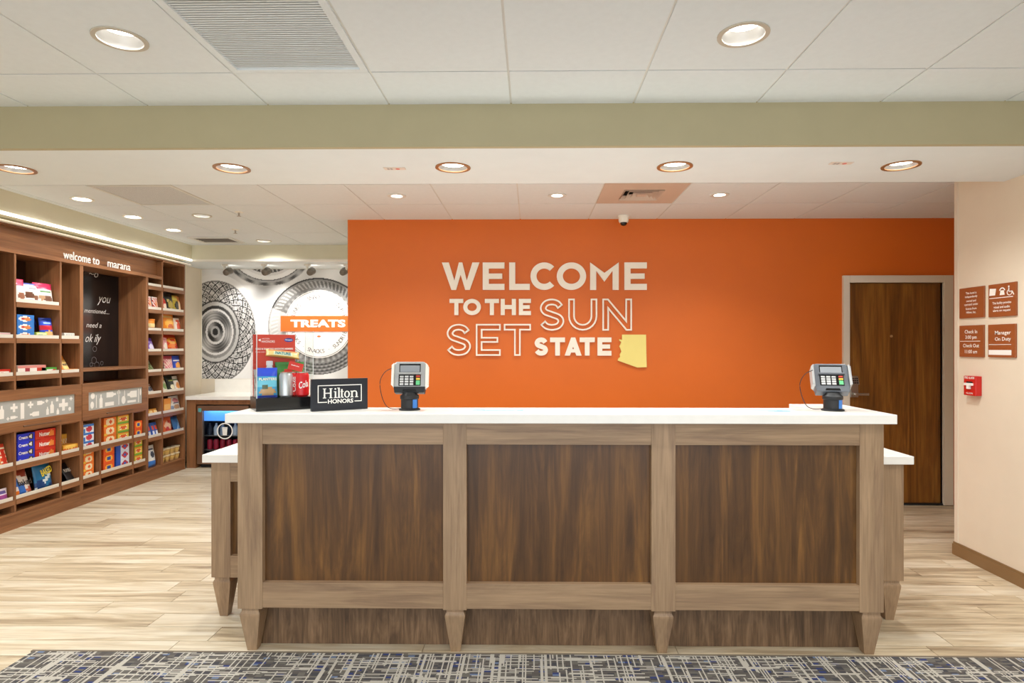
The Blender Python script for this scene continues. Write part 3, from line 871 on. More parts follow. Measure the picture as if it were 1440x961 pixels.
def d2_(mb, M, w, h):
    hbar(mb, M, -w*.46, w*.40, h*.065, h*.085)
    lines(mb, M, ['This facility provides', 'visual and audio', 'alerts on request'], w, h, -h*.09, h*.115, h*.10, w*.68)
    # tilted card, telephone and wheelchair pictograms
    mb.prism([(-w*.46, h*.16), (-w*.24, h*.16), (-w*.20, h*.36), (-w*.44, h*.38)], 0, .0004, M=M)
    ri = [(w*.02 + w*.11*math.cos(R(a)), h*.27 + h*.11*math.sin(R(a))) for a in range(10, 171, 16)]
    ro = [(w*.02 + w*.075*math.cos(R(a)), h*.27 + h*.075*math.sin(R(a))) for a in range(10, 171, 16)]
    mb.ribbon(ri, ro, 0, .0004, M=M)
    mb.prism([(-w*.07, h*.15), (w*.11, h*.15), (w*.08, h*.29), (-w*.04, h*.29)], 0, .0004, M=M)
    A = [(w*.28 + w*.095*math.cos(R(a)), h*.21 + h*.095*math.sin(R(a))) for a in range(110, 400, 20)]
    B = [(w*.28 + w*.07*math.cos(R(a)), h*.21 + h*.07*math.sin(R(a))) for a in range(110, 400, 20)]
    mb.ribbon(A, B, 0, .0004, M=M)
    mb.prism([(w*.24, h*.22), (w*.275, h*.22), (w*.275, h*.35), (w*.24, h*.35)], 0, .0004, M=M)
    mb.prism([(w*.24, h*.22), (w*.36, h*.22), (w*.42, h*.12), (w*.45, h*.135), (w*.385, h*.25), (w*.24, h*.25)], 0, .0004, M=M)
    mb.prism([(w*.257 + w*.026*math.cos(R(a)), h*.385 + h*.03*math.sin(R(a))) for a in range(0, 360, 40)], 0, .0004, M=M)
def d3_(mb, M, w, h):
    hbar(mb, M, -w*.46, w*.38, -h*.01, h*.005)
    lines(mb, M, ['Check In', '3:00 pm'], w, h, h*.30, h*.19, h*.155, w*.62)
    lines(mb, M, ['Check Out', '11:00 am'], w, h, -h*.14, h*.19, h*.155, w*.72)
def d4_(mb, M, w, h):
    hbar(mb, M, -w*.46, w*.36, -h*.12, -h*.105)
    for i, s in enumerate(['Manager', 'On Duty']): mb.text(s, M, w*.06, h*.23 - i * h*.19, w=w*.58, h=h*.15, bold=.012)
    mb.add([(-w*.47, -h*.43, 0), (w*.37, -h*.43, 0), (w*.37, -h*.28, 0), (-w*.47, -h*.28, 0)], [(0, 1, 2, 3)], None, M)
wall_sign(1351.5, 1386, 404.5, 447, 'brown plaque with six lines of white text, upper left of four', d1_)
wall_sign(1392.5, 1431.5, 399, 445, 'brown plaque with wheelchair and telephone pictograms, upper right of four', d2_)
wall_sign(1351.5, 1385.5, 458, 502, 'brown plaque with check in and check out hours', d3_)
wall_sign(1392, 1430.5, 456.5, 502.5, 'brown Manager On Duty plaque with a blank white name strip', d4_)
# fire alarm pull station
ya, za = atX(1363, 529, XR); yb, zb = atX(1382, 557, XR); ym = (ya + yb) / 2; zt = atX(1372, 529, XR)[1]; zbm = atX(1372, 556.5, XR)[1]
t = thing('fire_alarm', 'red fire alarm pull station on the cream wall below the plaques', 'fire alarm', (XR, ym, (zt + zbm) / 2))
MB().box(XR - .042, XR, ym - .055, ym + .055, zbm, zt).build('body', M_RED, t, bevel=.004)
M = face_left((XR - .0425, ym, (zt + zbm) / 2)); hh = zt - zbm
bx('handle_slot', M_BLACKM, t, XR - .043, XR - .038, ym - .028, ym + .028, zbm + hh * .58, zbm + hh * .72)
mb = MB(); mb.prism([(-.036, hh*.02), (.036, hh*.02), (.036, hh*.14), (-.036, hh*.14)], 0, .012, M=M); mb.prism([(-.013, -hh*.16), (.013, -hh*.16), (.013, hh*.02), (-.013, hh*.02)], 0, .012, M=M)
mb.build('pull_handle', M_INK, t)
mb = MB(); mb.text('FIRE ALARM', M, 0, hh*.41, w=.088, h=.016, bold=.02); mb.text('PULL DOWN', M, 0, -hh*.38, w=.06, h=.01, bold=.02)
mb.build('lettering', M_INK, t, flat=True)

# ------------------------------------------------------------------ snack shelving
def Ysh(px): return atX(px, 500, XSH)[0]
Y0U = Ysh(21) - .245
YS = [Y0U, Ysh(21.3), Ysh(85.5), Ysh(114.8), Ysh(141.3), Ysh(187.3), Ysh(207), Ysh(228.6), Ysh(260.5)]
TH = .02                                   # board thickness
lowL = [.192, .46]; upL = [1.164, 1.46, 1.745]
colL = [.135, .42, .655, .885, 1.12, 1.34, 1.565, 1.79, 2.04]
ZHB = 2.163; ZTOP = 2.384
def shelf(parent, ya, yb, zl, lip=True):
    bx('shelf', M_SH_Y, parent, XSB + .012, XSH - .012, ya, yb, zl + .012, zl + .03)
    bx('shelf_edge', M_SH_Y, parent, XSH - .012, XSH + .004, ya, yb, zl, zl + .04, bevel=.001)
    if lip: bx('label_strip', M_STRIP, parent, XSH - .010, XSH - .005, ya + .004, yb - .004, zl + .0405, zl + .068)
def upright(parent, yc, z0, z1, w=TH, x1=XSH): bx('upright', M_SH_V, parent, XSB + .012, x1, yc - w/2, yc + w/2, z0, z1, bevel=.001)
M_HAND = mat('bronze_handle', (120, 92, 72), 0.35, metal=0.7)
def door_flap(parent, ya, yb, shapes):
    """flip-up door with a frosted printed pane"""
    d = MB(); z0, z1 = .764, 1.095
    st_ = .075; pz0, pz1 = .845, 1.012
    px_ = XSH + .004
    A = [(ya + .004, z0), (yb - .004, z0), (yb - .004, z1), (ya + .004, z1)]
    B = [(ya + st_ * 1.1, pz0), (yb - st_ * 1.1, pz0), (yb - st_ * 1.1, pz1), (ya + st_ * 1.1, pz1)]
    dr = d.ribbon(A, B, -.022, .0, closed=True, M=face_right((px_, 0, 0))).build('door', M_SH_Y, parent, bevel=.001)
    ORG[dr.name] = ORG[parent.name]
    pn = MB().box(px_ - .014, px_ - .008, ya + st_, yb - st_, pz0 - .004, pz1 + .004).build('pane', M_FROST, dr)
    mb = MB(); M = face_right((px_ - .0076, (ya + yb) / 2, (pz0 + pz1) / 2))
    shapes(mb, M, yb - ya - st_ * 2.2, pz1 - pz0)
    mb.build('pane_print', M_INK, dr, flat=True, kind='stuff')
    hy = (ya + yb) / 2
    h = MB().tube([(px_ + .03, hy - .19, .80), (px_ + .03, hy + .19, .80)], .005, 10)
    h.build('handle', M_HAND, dr)
    for s in (-.15, .15):
        MB().tube([(px_, hy + s, .80), (px_ + .03, hy + s, .80)], .0045, 8).build('handle_mount', M_STEEL, dr)
def cross(mb, M, x, y, s):
    k = s * .32
    mb.prism([(x-k,y-s),(x+k,y-s),(x+k,y-k),(x+s,y-k),(x+s,y+k),(x+k,y+k),(x+k,y+s),(x-k,y+s),(x-k,y+k),(x-s,y+k),(x-s,y-k),(x-k,y-k)], 0, .0003, M=M)
def rct(mb, M, x, y, w, h): mb.prism([(x-w/2,y-h/2),(x+w/2,y-h/2),(x+w/2,y+h/2),(x-w/2,y+h/2)], 0, .0003, M=M)
def bottle(mb, M, x, y, w, h, lie=0):
    p = [(-w/2,-h/2),(w/2,-h/2),(w/2,h*.15),(w*.2,h*.3),(w*.2,h*.5),(-w*.2,h*.5),(-w*.2,h*.3),(-w/2,h*.15)]
    if lie: p = [(lie*b, a) for a, b in p]
    mb.prism([(x + a, y + b) for a, b in p], 0, .0003, M=M)
def ovl(mb, M, x, y, a_, b_): mb.prism([(x + a_*math.cos(R(k)), y + b_*math.sin(R(k))) for k in range(0, 360, 24)], 0, .0003, M=M)
def med(mb, M, w, h):
    for x, y, s in ((-.30,.15,.2),(.34,.0,.3),(-.10,.20,.16),(.11,.3,.09),(-.37,-.33,.08),(.45,.28,.1)): cross(mb, M, x*w, y*h, s*h)
    bottle(mb, M, .03*w, .24*h, .2*h, .44*h, 1); bottle(mb, M, .18*w, -.05*h, .10*w*.5, .6*h); bottle(mb, M, -.05*w, -.27*h, .22*h, .55*h, -1)
    bottle(mb, M, -.30*w, -.3*h, .14*h, .4*h, 1); bottle(mb, M, .12*w, -.2*h, .035*w, .4*h); rct(mb, M, -.20*w, -.05*h, .045*w, .75*h); bottle(mb, M, .26*w, -.3*h, .035*w, .3*h)
    bottle(mb, M, -.44*w, 0, .05*w, .6*h); ovl(mb, M, .43*w, -.25*h, .02*w, .1*h); rct(mb, M, .25*w, .32*h, .03*w, .2*h)
def kit(mb, M, w, h):
    ovl(mb, M, -.42*w, .28*h, .035*w, .17*h); rct(mb, M, -.36*w, -.05*h, .012*w, .7*h); ovl(mb, M, -.43*w, -.22*h, .03*w, .2*h)
    bottle(mb, M, -.28*w, -.06*h, .055*w, .75*h); bottle(mb, M, -.10*w, .25*h, .3*h, .17*w, 1); rct(mb, M, -.13*w, -.28*h, .16*w, .22*h)
    rct(mb, M, .04*w, 0, .012*w, .8*h); ovl(mb, M, .04*w, .33*h, .03*w, .13*h); ovl(mb, M, .13*w, -.16*h, .04*w, .24*h); rct(mb, M, .15*w, .2*h, .012*w, .4*h)
    bottle(mb, M, .30*w, .12*h, .4*h, .19*w, -1); rct(mb, M, .29*w, -.3*h, .17*w, .14*h); rct(mb, M, .43*w, 0, .014*w, .85*h); ovl(mb, M, .47*w, .2*h, .014*w, .22*h)

def unit(label, y0, y1):
    t = thing('shelf_unit', label, 'shelf unit', (XSB, (y0 + y1) / 2, 0), 0, 'walnut snack shelving units')
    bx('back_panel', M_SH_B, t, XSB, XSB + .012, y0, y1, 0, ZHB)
    bx('plinth', M_SH_Y, t, XSB + .012, XSH - .008, y0, y1, 0, .118)
    bx('plinth_ledge', M_SH_Y, t, XSB + .012, XSH + .004, y0, y1, .118, .135)
    return t
u1 = unit('walnut snack shelving unit with medicine printed flap door, nearest one', YS[0], YS[3])
for i in (0, 1, 2, 3): upright(u1, YS[i] + (TH/2 if i == 0 else (-TH/2 if i == 3 else 0)), .135, .764); upright(u1, YS[i] + (TH/2 if i == 0 else (-TH/2 if i == 3 else 0)), 1.095, ZHB)
for i in range(3):
    a, b = YS[i] + TH*.5, YS[i+1] - TH*.5
    if i == 0: a += TH*.5
    if i == 2: b -= TH*.5
    for zl in lowL: shelf(u1, a, b, zl)
    for zl in (upL if i == 1 else upL[:2]): shelf(u1, a, b, zl)
bx('door_sill', M_SH_Y, u1, XSB + .012, XSH - .02, YS[0], YS[3], .752, .764); bx('door_head', M_SH_Y, u1, XSB + .012, XSH - .02, YS[0], YS[3], 1.078, 1.095)
door_flap(u1, YS[0], YS[3], med)
u2 = unit('walnut snack shelving unit with chalkboard niche and utensil printed flap door', YS[3], YS[6])
for i in (3, 4, 5, 6): upright(u2, YS[i] + (TH/2 if i == 3 else (-TH/2 if i == 6 else 0)), .135, .764)
for i in (3, 6): upright(u2, YS[i] + (TH/2 if i == 3 else -TH/2), 1.095, ZHB)
for i in range(3, 6):
    a, b = YS[i] + TH*(1 if i == 3 else .5), YS[i+1] - TH*(1 if i == 5 else .5)
    for zl in lowL: shelf(u2, a, b, zl)
bx('door_sill', M_SH_Y, u2, XSB + .012, XSH - .02, YS[3], YS[6], .752, .764); bx('door_head', M_SH_Y, u2, XSB + .012, XSH - .02, YS[3], YS[6], 1.078, 1.095)
bx('niche_shelf', M_SH_Y, u2, XSB + .012, XSH, YS[3] + TH, YS[6] - TH, 1.205, 1.228)
door_flap(u2, YS[3], YS[6], kit)
u3 = unit('walnut snack shelving unit of two narrow columns at the far end', YS[6], YS[8])
upright(u3, YS[6] + TH/2, .135, ZHB); upright(u3, YS[7], .135, 2.36); upright(u3, YS[8] - TH/2, 0.0, ZTOP)
for i in (6, 7):
    a, b = YS[i] + TH*(1 if i == 6 else .5), YS[i+1] - TH*(1 if i == 7 else .5)
    for zl in colL:
        if zl < .2:
            continue
        shelf(u3, a, b, zl)
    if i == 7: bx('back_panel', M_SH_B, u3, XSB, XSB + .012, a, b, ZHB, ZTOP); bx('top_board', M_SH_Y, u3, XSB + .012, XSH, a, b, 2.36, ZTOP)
# header with lettering
hd = thing('shelf_header', 'walnut header board with white letters reading welcome to marana above the shelving', 'sign board', (XSH, 5.4, ZHB))
bx('header_board', M_SH_Y, hd, XSH - .075, XSH - .055, YS[0], YS[7] - TH/2, ZHB + .032, ZTOP - .012)
bx('header_rail', M_SH_Y, hd, XSB, XSH + .006, YS[0], YS[7] - TH/2, ZHB, ZHB + .032, bevel=.001)
bx('header_top', M_SH_Y, hd, XSB, XSH, YS[0], YS[7] - TH/2, ZTOP - .012, ZTOP)
y0_, z0_ = atX(91, 366, XSH); y1_, _ = atX(141.5, 372, XSH); y2_, _ = atX(153, 377, XSH); y3_, _ = atX(185, 380, XSH)
zb_ = ZHB + .033
Mh = face_right((XSH - .03, 0, 0))
for s, a, b, h_ in (('welcome', y0_, y0_ + (y1_ - y0_) * .74, .075), ('to', y0_ + (y1_ - y0_) * .80, y1_, .062), ('marana', y2_, y3_, .052)):
    MB().text(s, face_right((XSH - .012, 0, 0)), (a + b) / 2, zb_ + h_ / 2, w=b - a, h=h_, bold=.004, ext=.0025).build('word', M_INK, hd)
# cove ledge with light strip between header and soffit
led = thing('cove_light', 'white ledge with glowing light strip along the top of the shelving', 'light strip', (XSH, 5.6, ZTOP))
bx('ledge', M_TRIMW, led, XSB, XSH + .035, 4.53, 7.16, ZTOP + .001, ZTOP + .012)
bx('wall_band', M_KHAKI_LIT, led, XSB, XSH - .06, 4.53, 7.16, ZTOP + .012, ZLS)
bx('light_strip', mat('warm_led', (255, 244, 226), 0.4, emit=(255, 244, 224), estr=0.9), led, XSH + .012, XSH + .030, 4.53, 7.155, ZTOP + .0125, ZTOP + .0165)
# chalkboard in the niche
t = thing('chalkboard', 'black chalkboard with white handwriting at the back of the shelf niche', 'chalkboard', (XSB + .012, (YS[3] + YS[6]) / 2, 1.7))
xb = XSB + .0125
bx('board', mat('chalk_black', (26, 22, 22), 0.14), t, xb, xb + .008, YS[3] + TH + .002, YS[6] - TH - .002, 1.229, ZHB - .002)
mb = MB(); Mc = face_right((xb + .0086, 0, 0))
def chalk(px0, px1, py0, py1, s, sl=0):
    ya, zt_ = atX(px0, py0, xb); yb, _ = atX(px1, py0, xb); ym = (ya + yb)/2; zc = atX((px0+px1)/2, (py0+py1)/2, xb)[1]
    mb.text(s, Mc, ym, zc, w=yb - ya, h=(py1 - py0) / F * ym, rot=sl, slant=.35)
chalk(137, 153, 418, 430, 'you'); chalk(118, 153, 435, 441, 'mentioned....'); chalk(121, 142, 454, 461, 'need a'); chalk(119, 140, 470, 485, 'ok ily'); chalk(124, 137, 383, 390, '~o')
mb.build('handwriting', mat('chalk', (214, 210, 204), 0.9), t, flat=True)
mb = MB()
for (px, py, r_) in ((132, 491, 4), (131, 507, 5), (135, 514, 5), (142, 511, 3), (127, 513, 3)):
    Yc, Zc = atX(px, py, xb); r1 = r_ / F * Yc
    mb.ribbon([(Yc + r1*math.cos(R(a)), Zc + r1*math.sin(R(a))) for a in range(0, 360, 24)], [(Yc + (r1-.004)*math.cos(R(a)), Zc + (r1-.004)*math.sin(R(a))) for a in range(0, 360, 24)], 0, .0003, closed=True, M=Mc)
mb.build('doodles', mat('chalk_faint', (112, 104, 102), 0.9), t, flat=True)

# ------------------------------------------------------------------ packaged goods
def paint(ops):
    base = ops[0]
    def fn(u, v):
        c = base
        for op in ops[1:]:
            k = op[0]
            if k == 'r' and op[1] <= u < op[3] and op[2] <= v < op[4]: c = op[5]
            elif k == 'e' and ((u - op[1]) / op[3])**2 + ((v - op[2]) / op[4])**2 < 1: c = op[5]
            elif k == 'd' and (v - op[1]) > op[2] * (u - .5) and (v - op[1]) < op[2] * (u - .5) + op[3]: c = op[4]
            elif k == 's' and int((u * op[1] + v * op[2]) * 2) % 2 == 0 and op[3] <= v < op[4]: c = op[5]
        return c
    return fn
def carton_mb(w, d, h, fn, side, n=12, m=8):
    mb = MB()
    vs = []; 
    for j in range(m + 1):
        for i in range(n + 1): vs.append((-w/2 + w*i/n, -d/2, h*j/m))
    for j in range(m):
        for i in range(n):
            q = j*(n+1) + i
            mb.add([vs[q], vs[q+1], vs[q+n+2], vs[q+n+1]], [(0, 1, 2, 3)], fn((i+.5)/n, (j+.5)/m))
    x0, x1, y0, y1 = -w/2, w/2, -d/2, d/2
    mb.add([(x0,y0,0),(x1,y0,0),(x1,y1,0),(x0,y1,0),(x0,y0,h),(x1,y0,h),(x1,y1,h),(x0,y1,h)],
           [(0,3,2,1),(4,5,6,7),(1,2,6,5),(2,3,7,6),(3,0,4,7)], side)
    return mb
def bag_mb(w, h, d, fn, n=14, m=14, seal=.07):
    mb = MB()
    def pt(i, j, s):
        u, v = i/n, j/m
        e = (1 - abs(2*u-1)**3) 
        p = min(1, v / .12)**.6 if v < .12 else (min(1, max(0, (1 - seal - v) / .35))**.6)
        k = max(.0, e * p) * d/2 + .0015
        ww = w * (1 - .05 * math.sin(math.pi * v))
        return (-ww/2 + ww*u, s * k + (.35 + .65) * d * 0, h*v)
    for s in (-1, 1):
        vs = [pt(i, j, s) for j in range(m+1) for i in range(n+1)]
        fs = []
        base = len(mb.v)
        for j in range(m):
            for i in range(n):
                q = j*(n+1) + i
                mb.add([vs[q], vs[q+1], vs[q+n+2], vs[q+n+1]] if s < 0 else [vs[q], vs[q+n+1], vs[q+n+2], vs[q+1]], [(0, 1, 2, 3)], fn((i+.5)/n if s < 0 else 1-(i+.5)/n, (j+.5)/m))
    for i_ in (0, n):
        for j in range(m):
            mb.add([pt(i_, j, -1), pt(i_, j, 1), pt(i_, j+1, 1), pt(i_, j+1, -1)], [(0, 1, 2, 3)], fn(.02, (j+.5)/m))
    mb.add([pt(0, m, -1), pt(n, m, -1), pt(n, m, 1), pt(0, m, 1)], [(0, 1, 2, 3)], fn(.5, .98))
    return mb
def merge(o):
    bm = bmesh.new(); bm.from_mesh(o.data); bmesh.ops.remove_doubles(bm, verts=bm.verts, dist=1e-5)
    bmesh.ops.recalc_face_normals(bm, faces=bm.faces); bm.to_mesh(o.data); bm.free()
    return o
def seat(loc, w, d):
    """stand a pack just behind the label strip, kept inside its bay"""
    back = XF - loc[0]
    x = XSH - .02 - d/2 - max(0.0, back - .10)
    y = loc[1] * abs(x + d/2) / abs(XSH)
    i = max(k for k in range(8) if YS[k] <= loc[1])
    return (x, max(YS[i] + TH + w/2, min(YS[i+1] - TH - w/2, y)), loc[2])
def put(o, label, cat, group, loc, rz=math.pi/2, tilt=0.0):
    o.location = loc; o.rotation_euler = (tilt, 0, rz)
    return tag(o, label, cat, group)
def words_on(o, s, x, z_, w, h, y, c, bold=.03, name='lettering', rot=0):
    mb = MB().text(s, face_front((0, y, 0)), x, z_, w=w, h=h, bold=bold, rot=rot)
    return mb.build(name, c, o, world=False, flat=True)
def carton(label, loc, w, d, h, ops, side, group, cat='carton', txt=None, rz=math.pi/2, name='snack_carton'):
    o = merge(carton_mb(w, d, h, paint(ops), side).build(name, M_PRINT, flat=True))
    put(o, label, cat, group, seat(loc, w, d), rz)
    if txt: words_on(o, txt[0], txt[1]*w, txt[2]*h, txt[3]*w, txt[4]*h, -d/2 - .0006, txt[5])
    return o
def bag(label, loc, w, h, d, ops, group, cat='snack bag', txt=None, tilt=-.12, rz=math.pi/2, name='snack_bag'):
    o = merge(bag_mb(w, h, d, paint(ops)).build(name, M_FOIL, flat=True, smooth=True))
    put(o, label, cat, group, seat(loc, w, d), rz, tilt)
    if txt: words_on(o, txt[0], txt[1]*w, txt[2]*h, txt[3]*w, txt[4]*h, -d/2 - .003, txt[5], rot=txt[6] if len(txt) > 6 else 0)
    return o
XF = XSH - .03
def bay(i, f): 
    a, b = YS[i] + TH, YS[i+1] - TH
    return a + (b - a) * f
BW = lambda i: YS[i+1] - YS[i] - 2*TH
W_, B_ = '#f1ede4', '#2050c8'
# --- nearest unit, wide bay
G = 'pouches on the top shelf of the wide bay'; zz = upL[2] + .031
bag('white and pink pouch half hidden at the left end of the top shelf', (XF - .09, bay(1, .12), zz), .12, .20, .05, [W_, ('r',0,.74,1,1,'#d8325c'), ('e',.5,.3,.3,.14,'#a06a50')], G)
bag('white pouch with blue base and brown almonds on the top shelf', (XF - .07, bay(1, .38), zz), .185, .175, .05, [W_, ('r',0,0,1,.2,'#3a6bc0'), ('e',.35,.42,.25,.16,'#6b4432'), ('e',.7,.33,.2,.1,'#8a5a40'), ('r',0,.9,1,1,'#4a55b0'), ('r',.35,.74,.8,.79,'#8d8a90')], G)
bag('white pouch with pink top and brown nuts on the top shelf', (XF - .07, bay(1, .76), zz), .20, .19, .055, [W_, ('r',0,.74,1,1,'#d8325c'), ('e',.6,.28,.26,.16,'#7a5440'), ('e',.3,.34,.16,.1,'#c09a76'), ('e',.25,.12,.1,.06,'#d08848'), ('r',.2,.58,.8,.66,'#5f9150')], G)
G = 'blue cookie cartons stacked beside the snack pouches'; zz = upL[1] + .031
for k in range(3):
    carton('blue carton with pale swirl picture, %s of its stack of three' % ('bottom', 'middle', 'top')[k], (XF - .10, bay(1, .19), zz + k*.066), .165, .16, .065, ['#2f79c8', ('e',.45,.5,.34,.34,W_), ('e',.62,.45,.18,.26,'#d8803c'), ('e',.34,.5,.1,.14,'#c5342c')], '#2a6ab4', G)
bag('dark blue pouch with brown cluster picture behind the small green packs', (XF - .19, bay(1, .40), zz), .12, .175, .04, ['#1d2b9a', ('e',.5,.4,.3,.22,'#7a4a28'), ('r',.1,.75,.9,.9,'#2a48c8')], 'blue snack pouches')
bag('blue and red pouch with cookie picture on the second shelf', (XF - .08, bay(1, .84), zz), .14, .185, .055, ['#2149c4', ('r',0,.42,1,.62,'#c8243a'), ('e',.5,.22,.34,.18,'#e2b070'), ('r',.2,.72,.8,.8,'#9fc0ee')], 'blue snack pouches')
for k in range(2): carton('small flat lime green pack, %s of two' % ('lower', 'upper')[k], (XF - .06, bay(1, .57), zz + k*.031), .115, .10, .03, ['#c8d868', ('r',.1,.4,.9,.8,'#f4f0c8'), ('r',.2,.1,.6,.35,'#5a9a3a')], '#b8cc50', 'small lime packs')
zz = upL[0] + .031; G = 'flat packs on the third shelf'
carton('long white tray pack with red squares on the third shelf', (XF - .09, bay(1, .34), zz), .28, .13, .085, ['#efe6dc', ('r',.0,.8,1,1,'#d88a80'), ('r',.22,.15,.38,.75,'#a02c38'), ('r',.7,.1,.88,.8,'#c83c28')], '#d8c0b0', G)
carton('low green and white pack on the third shelf', (XF - .08, bay(1, .84), zz), .16, .12, .062, ['#4aa03c', ('r',.35,.2,.8,.8,W_), ('e',.8,.5,.1,.3,'#c83c28'), ('e',.15,.5,.1,.3,'#2c6a28')], '#3a8a34', G)
# --- lower wide bay
G = 'blue cookie cartons stacked four high'; zz = lowL[1] + .031
for k in range(4):
    o = carton('glossy blue cookie carton, %s of its stack of four' % ('bottom', 'second from bottom', 'third from bottom', 'top')[k], (XF - .10, bay(1, .20), zz + k*.061), .165, .16, .06, ['#2431c8', ('e',.78,.5,.17,.42,'#3a3432'), ('e',.78,.5,.09,.2,'#e8e2d6')], '#1f2aa8', G, txt=('Cream', -.18, .5, .52, .42, M_INK))
G = 'red cookie cartons stacked three high'
for k in range(3):
    carton('red cookie carton with orange biscuit picture, %s of its stack' % ('bottom', 'middle', 'top')[k], (XF - .11, bay(1, .70), zz + k*.083), .215, .18, .082, ['#cf2f1c', ('e',.78,.5,.16,.34,'#e88a3c'), ('d',.1,.15,.10,'#b02415')], '#b82a18', G, txt=('Nutter', -.05, .55, .5, .42, M_INK))
zz = lowL[0] + .031; G = 'large snack bags on the bottom shelf'
bag('blue and white bag with orange bottom corner, leaning on the bottom shelf', (XF - .10, bay(1, .10), zz), .215, .24, .07, ['#e9e0d8', ('r',0,.35,.35,1,'#2f6cc0'), ('r',0,0,.4,.2,'#e07828'), ('e',.7,.85,.3,.2,'#a84a34'), ('r',.3,.08,.55,.4,'#2f6cc0'), ('e',.8,.15,.2,.12,'#c86a4a')], G, txt=('baked', .12, .45, .6, .2, M_INKD), tilt=-.32)
bag('teal blue bag with slanted yellow lettering on the bottom shelf', (XF - .10, bay(1, .76), zz), .185, .265, .07, ['#1f6e9e', ('d',.28,.5,.16,'#d8e6ea'), ('e',.2,.2,.2,.14,'#123f78'), ('e',.75,.12,.25,.1,'#123f78')], G, txt=('BAKED', .04, .6, .62, .22, mat('yellow_print', (240, 220, 60), .5), .25), tilt=-.16)
# --- left sliver bay
carton('flat pink box lying on the shelf at the left picture edge', (XF - .08, bay(0, .62), upL[1] + .031), .15, .12, .05, ['#e8d8d0', ('r',0,.5,1,.9,'#d89aa0'), ('r',.3,.1,.8,.4,'#f4f0ea')], '#d8b8b0', 'packs at the left edge')
carton('red flat pack with white mark at the left picture edge', (XF - .08, bay(0, .66), upL[0] + .031), .15, .12, .062, ['#d03020', ('r',.3,.2,.9,.7,'#f2e8dc'), ('e',.5,.4,.14,.2,'#d03020')], '#b02818', 'packs at the left edge')
for k in range(2):
    bag('upright orange candy bar with red lettering at left edge, %s' % ('left one', 'right one')[k], (XF - .07, bay(0, .45 + k*.34), lowL[1] + .031), .075, .19, .025, ['#e8a050' if k == 0 else '#d8482c', ('s',0,5,.15,.85,'#f0e0c0'), ('r',.3,.2,.7,.8,'#c8301c')], 'candy bars at the left edge', cat='candy bar', tilt=-.25, name='candy_bar')
bag('purple and white wrapped snack on the bottom shelf at left edge', (XF - .08, bay(0, .7), lowL[0] + .031), .11, .11, .04, ['#e8dce4', ('r',.1,.3,.9,.6,'#a04a90'), ('e',.5,.75,.3,.14,'#6a5a9a')], 'packs at the left edge')
# --- narrow bay right of the wide one
for k in range(2): carton('flat white and grey pack on the narrow shelf, %s' % ('lower', 'upper')[k], (XF - .08 - k*.01, bay(2, .48 - k*.1), upL[1] + .031 + k*.031), .16 - k*.04, .12, .03, ['#eeeae0', ('s',6,0,.2,.8,'#b0aca4')], '#dcd8cc', 'flat white packs')
bag('orange chocolate cup bar with dark lettering leaning on the narrow shelf', (XF - .08, bay(2, .38), upL[0] + .031), .09, .18, .03, ['#e88a2c', ('r',.15,.1,.9,.75,'#f0c878')], 'orange candy', cat='candy bar', txt=("REESE'S", 0, .45, .6, .12, M_INKD), tilt=-.5, name='candy_bar')
carton('low orange tray of candy under the leaning candy bar', (XF - .06, bay(2, .55), upL[0] + .031), .15, .09, .04, ['#e89a40', ('r',.1,.3,.9,.8,'#f4e2c0')], '#d8883c', 'orange candy')
carton('yellow candy box with red lettering in the narrow lower bay', (XF - .08, bay(2, .5), lowL[1] + .031), .17, .12, .075, ['#eca83a', ('e',.5,.8,.4,.3,'#f4c860'), ('s',7,2,.2,.6,'#c8341c')], '#d8922c', 'yellow candy boxes')
carton('tall yellow candy box standing behind in the narrow lower bay', (XF - .20, bay(2, .22), lowL[1] + .031), .08, .05, .16, ['#e8b84a', ('s',3,5,.3,.8,'#f2e6c8')], '#c89a3c', 'yellow candy boxes')
for k in range(2):
    o = bag('black slim pack with white lettering leaning on the bottom shelf, %s' % ('front', 'back')[k], (XF - .09 - k*.07, bay(2, .66 - k*.5), lowL[0] + .031), .09, .20, .025, ['#17151a', ('r',0,0,1,.10,'#8a2a24')], 'black slim packs', cat='pack', txt=('PLAYERS', 0, .6, .84, .16, M_INK), tilt=-.55, name='slim_pack')
# --- second unit, lower
def stack(i, f, zl, w, h, d, n, ops, side, lab, group, dx=0, txt=None):
    nm = {2: ('lower', 'upper'), 3: ('bottom', 'middle', 'top'), 4: ('bottom', 'second', 'third', 'top')}[n]
    for k in range(n):
        carton('%s, %s of its stack' % (lab, nm[k]), (XF - d/2 - .02 - dx, bay(i, f), zl + .031 + k*(h + .001)), w, d, h, ops, side, group, txt=txt, name='detergent_box' if 'soap' in lab else 'snack_carton')
WB = ['#e8ecf2', ('r',0,.7,1,1,'#3a78c8'), ('e',.55,.4,.3,.34,'#c83a4a'), ('r',.0,.0,.2,.5,'#3a78c8')]
OW = ['#ee7a26', ('e',.5,.5,.36,.4,'#f6e2b8'), ('e',.55,.5,.16,.2,'#e05a18'), ('r',.0,.0,.25,.3,'#f4c040')]
OB = ['#e85a1a', ('e',.5,.55,.34,.36,'#f4b848'), ('e',.5,.55,.2,.22,'#2a4ea0')]
YG = ['#e8c84a', ('r',0,0,1,.28,'#78a838'), ('r',.2,.38,.85,.8,'#f6ead0'), ('e',.5,.58,.3,.18,'#e0622a'), ('r',0,.85,1,1,'#e88a2c')]
BWH = ['#2c55b8', ('r',.35,.05,.98,.95,'#dde4f0'), ('e',.66,.5,.24,.34,'#c0384a'), ('e',.66,.5,.12,.16,'#3a68c8')]
stack(3, .34, lowL[1], .13, .075, .14, 3, WB, '#dfe4ee', 'white and blue box with red roundel in the narrow upper bay', 'white and blue boxes')
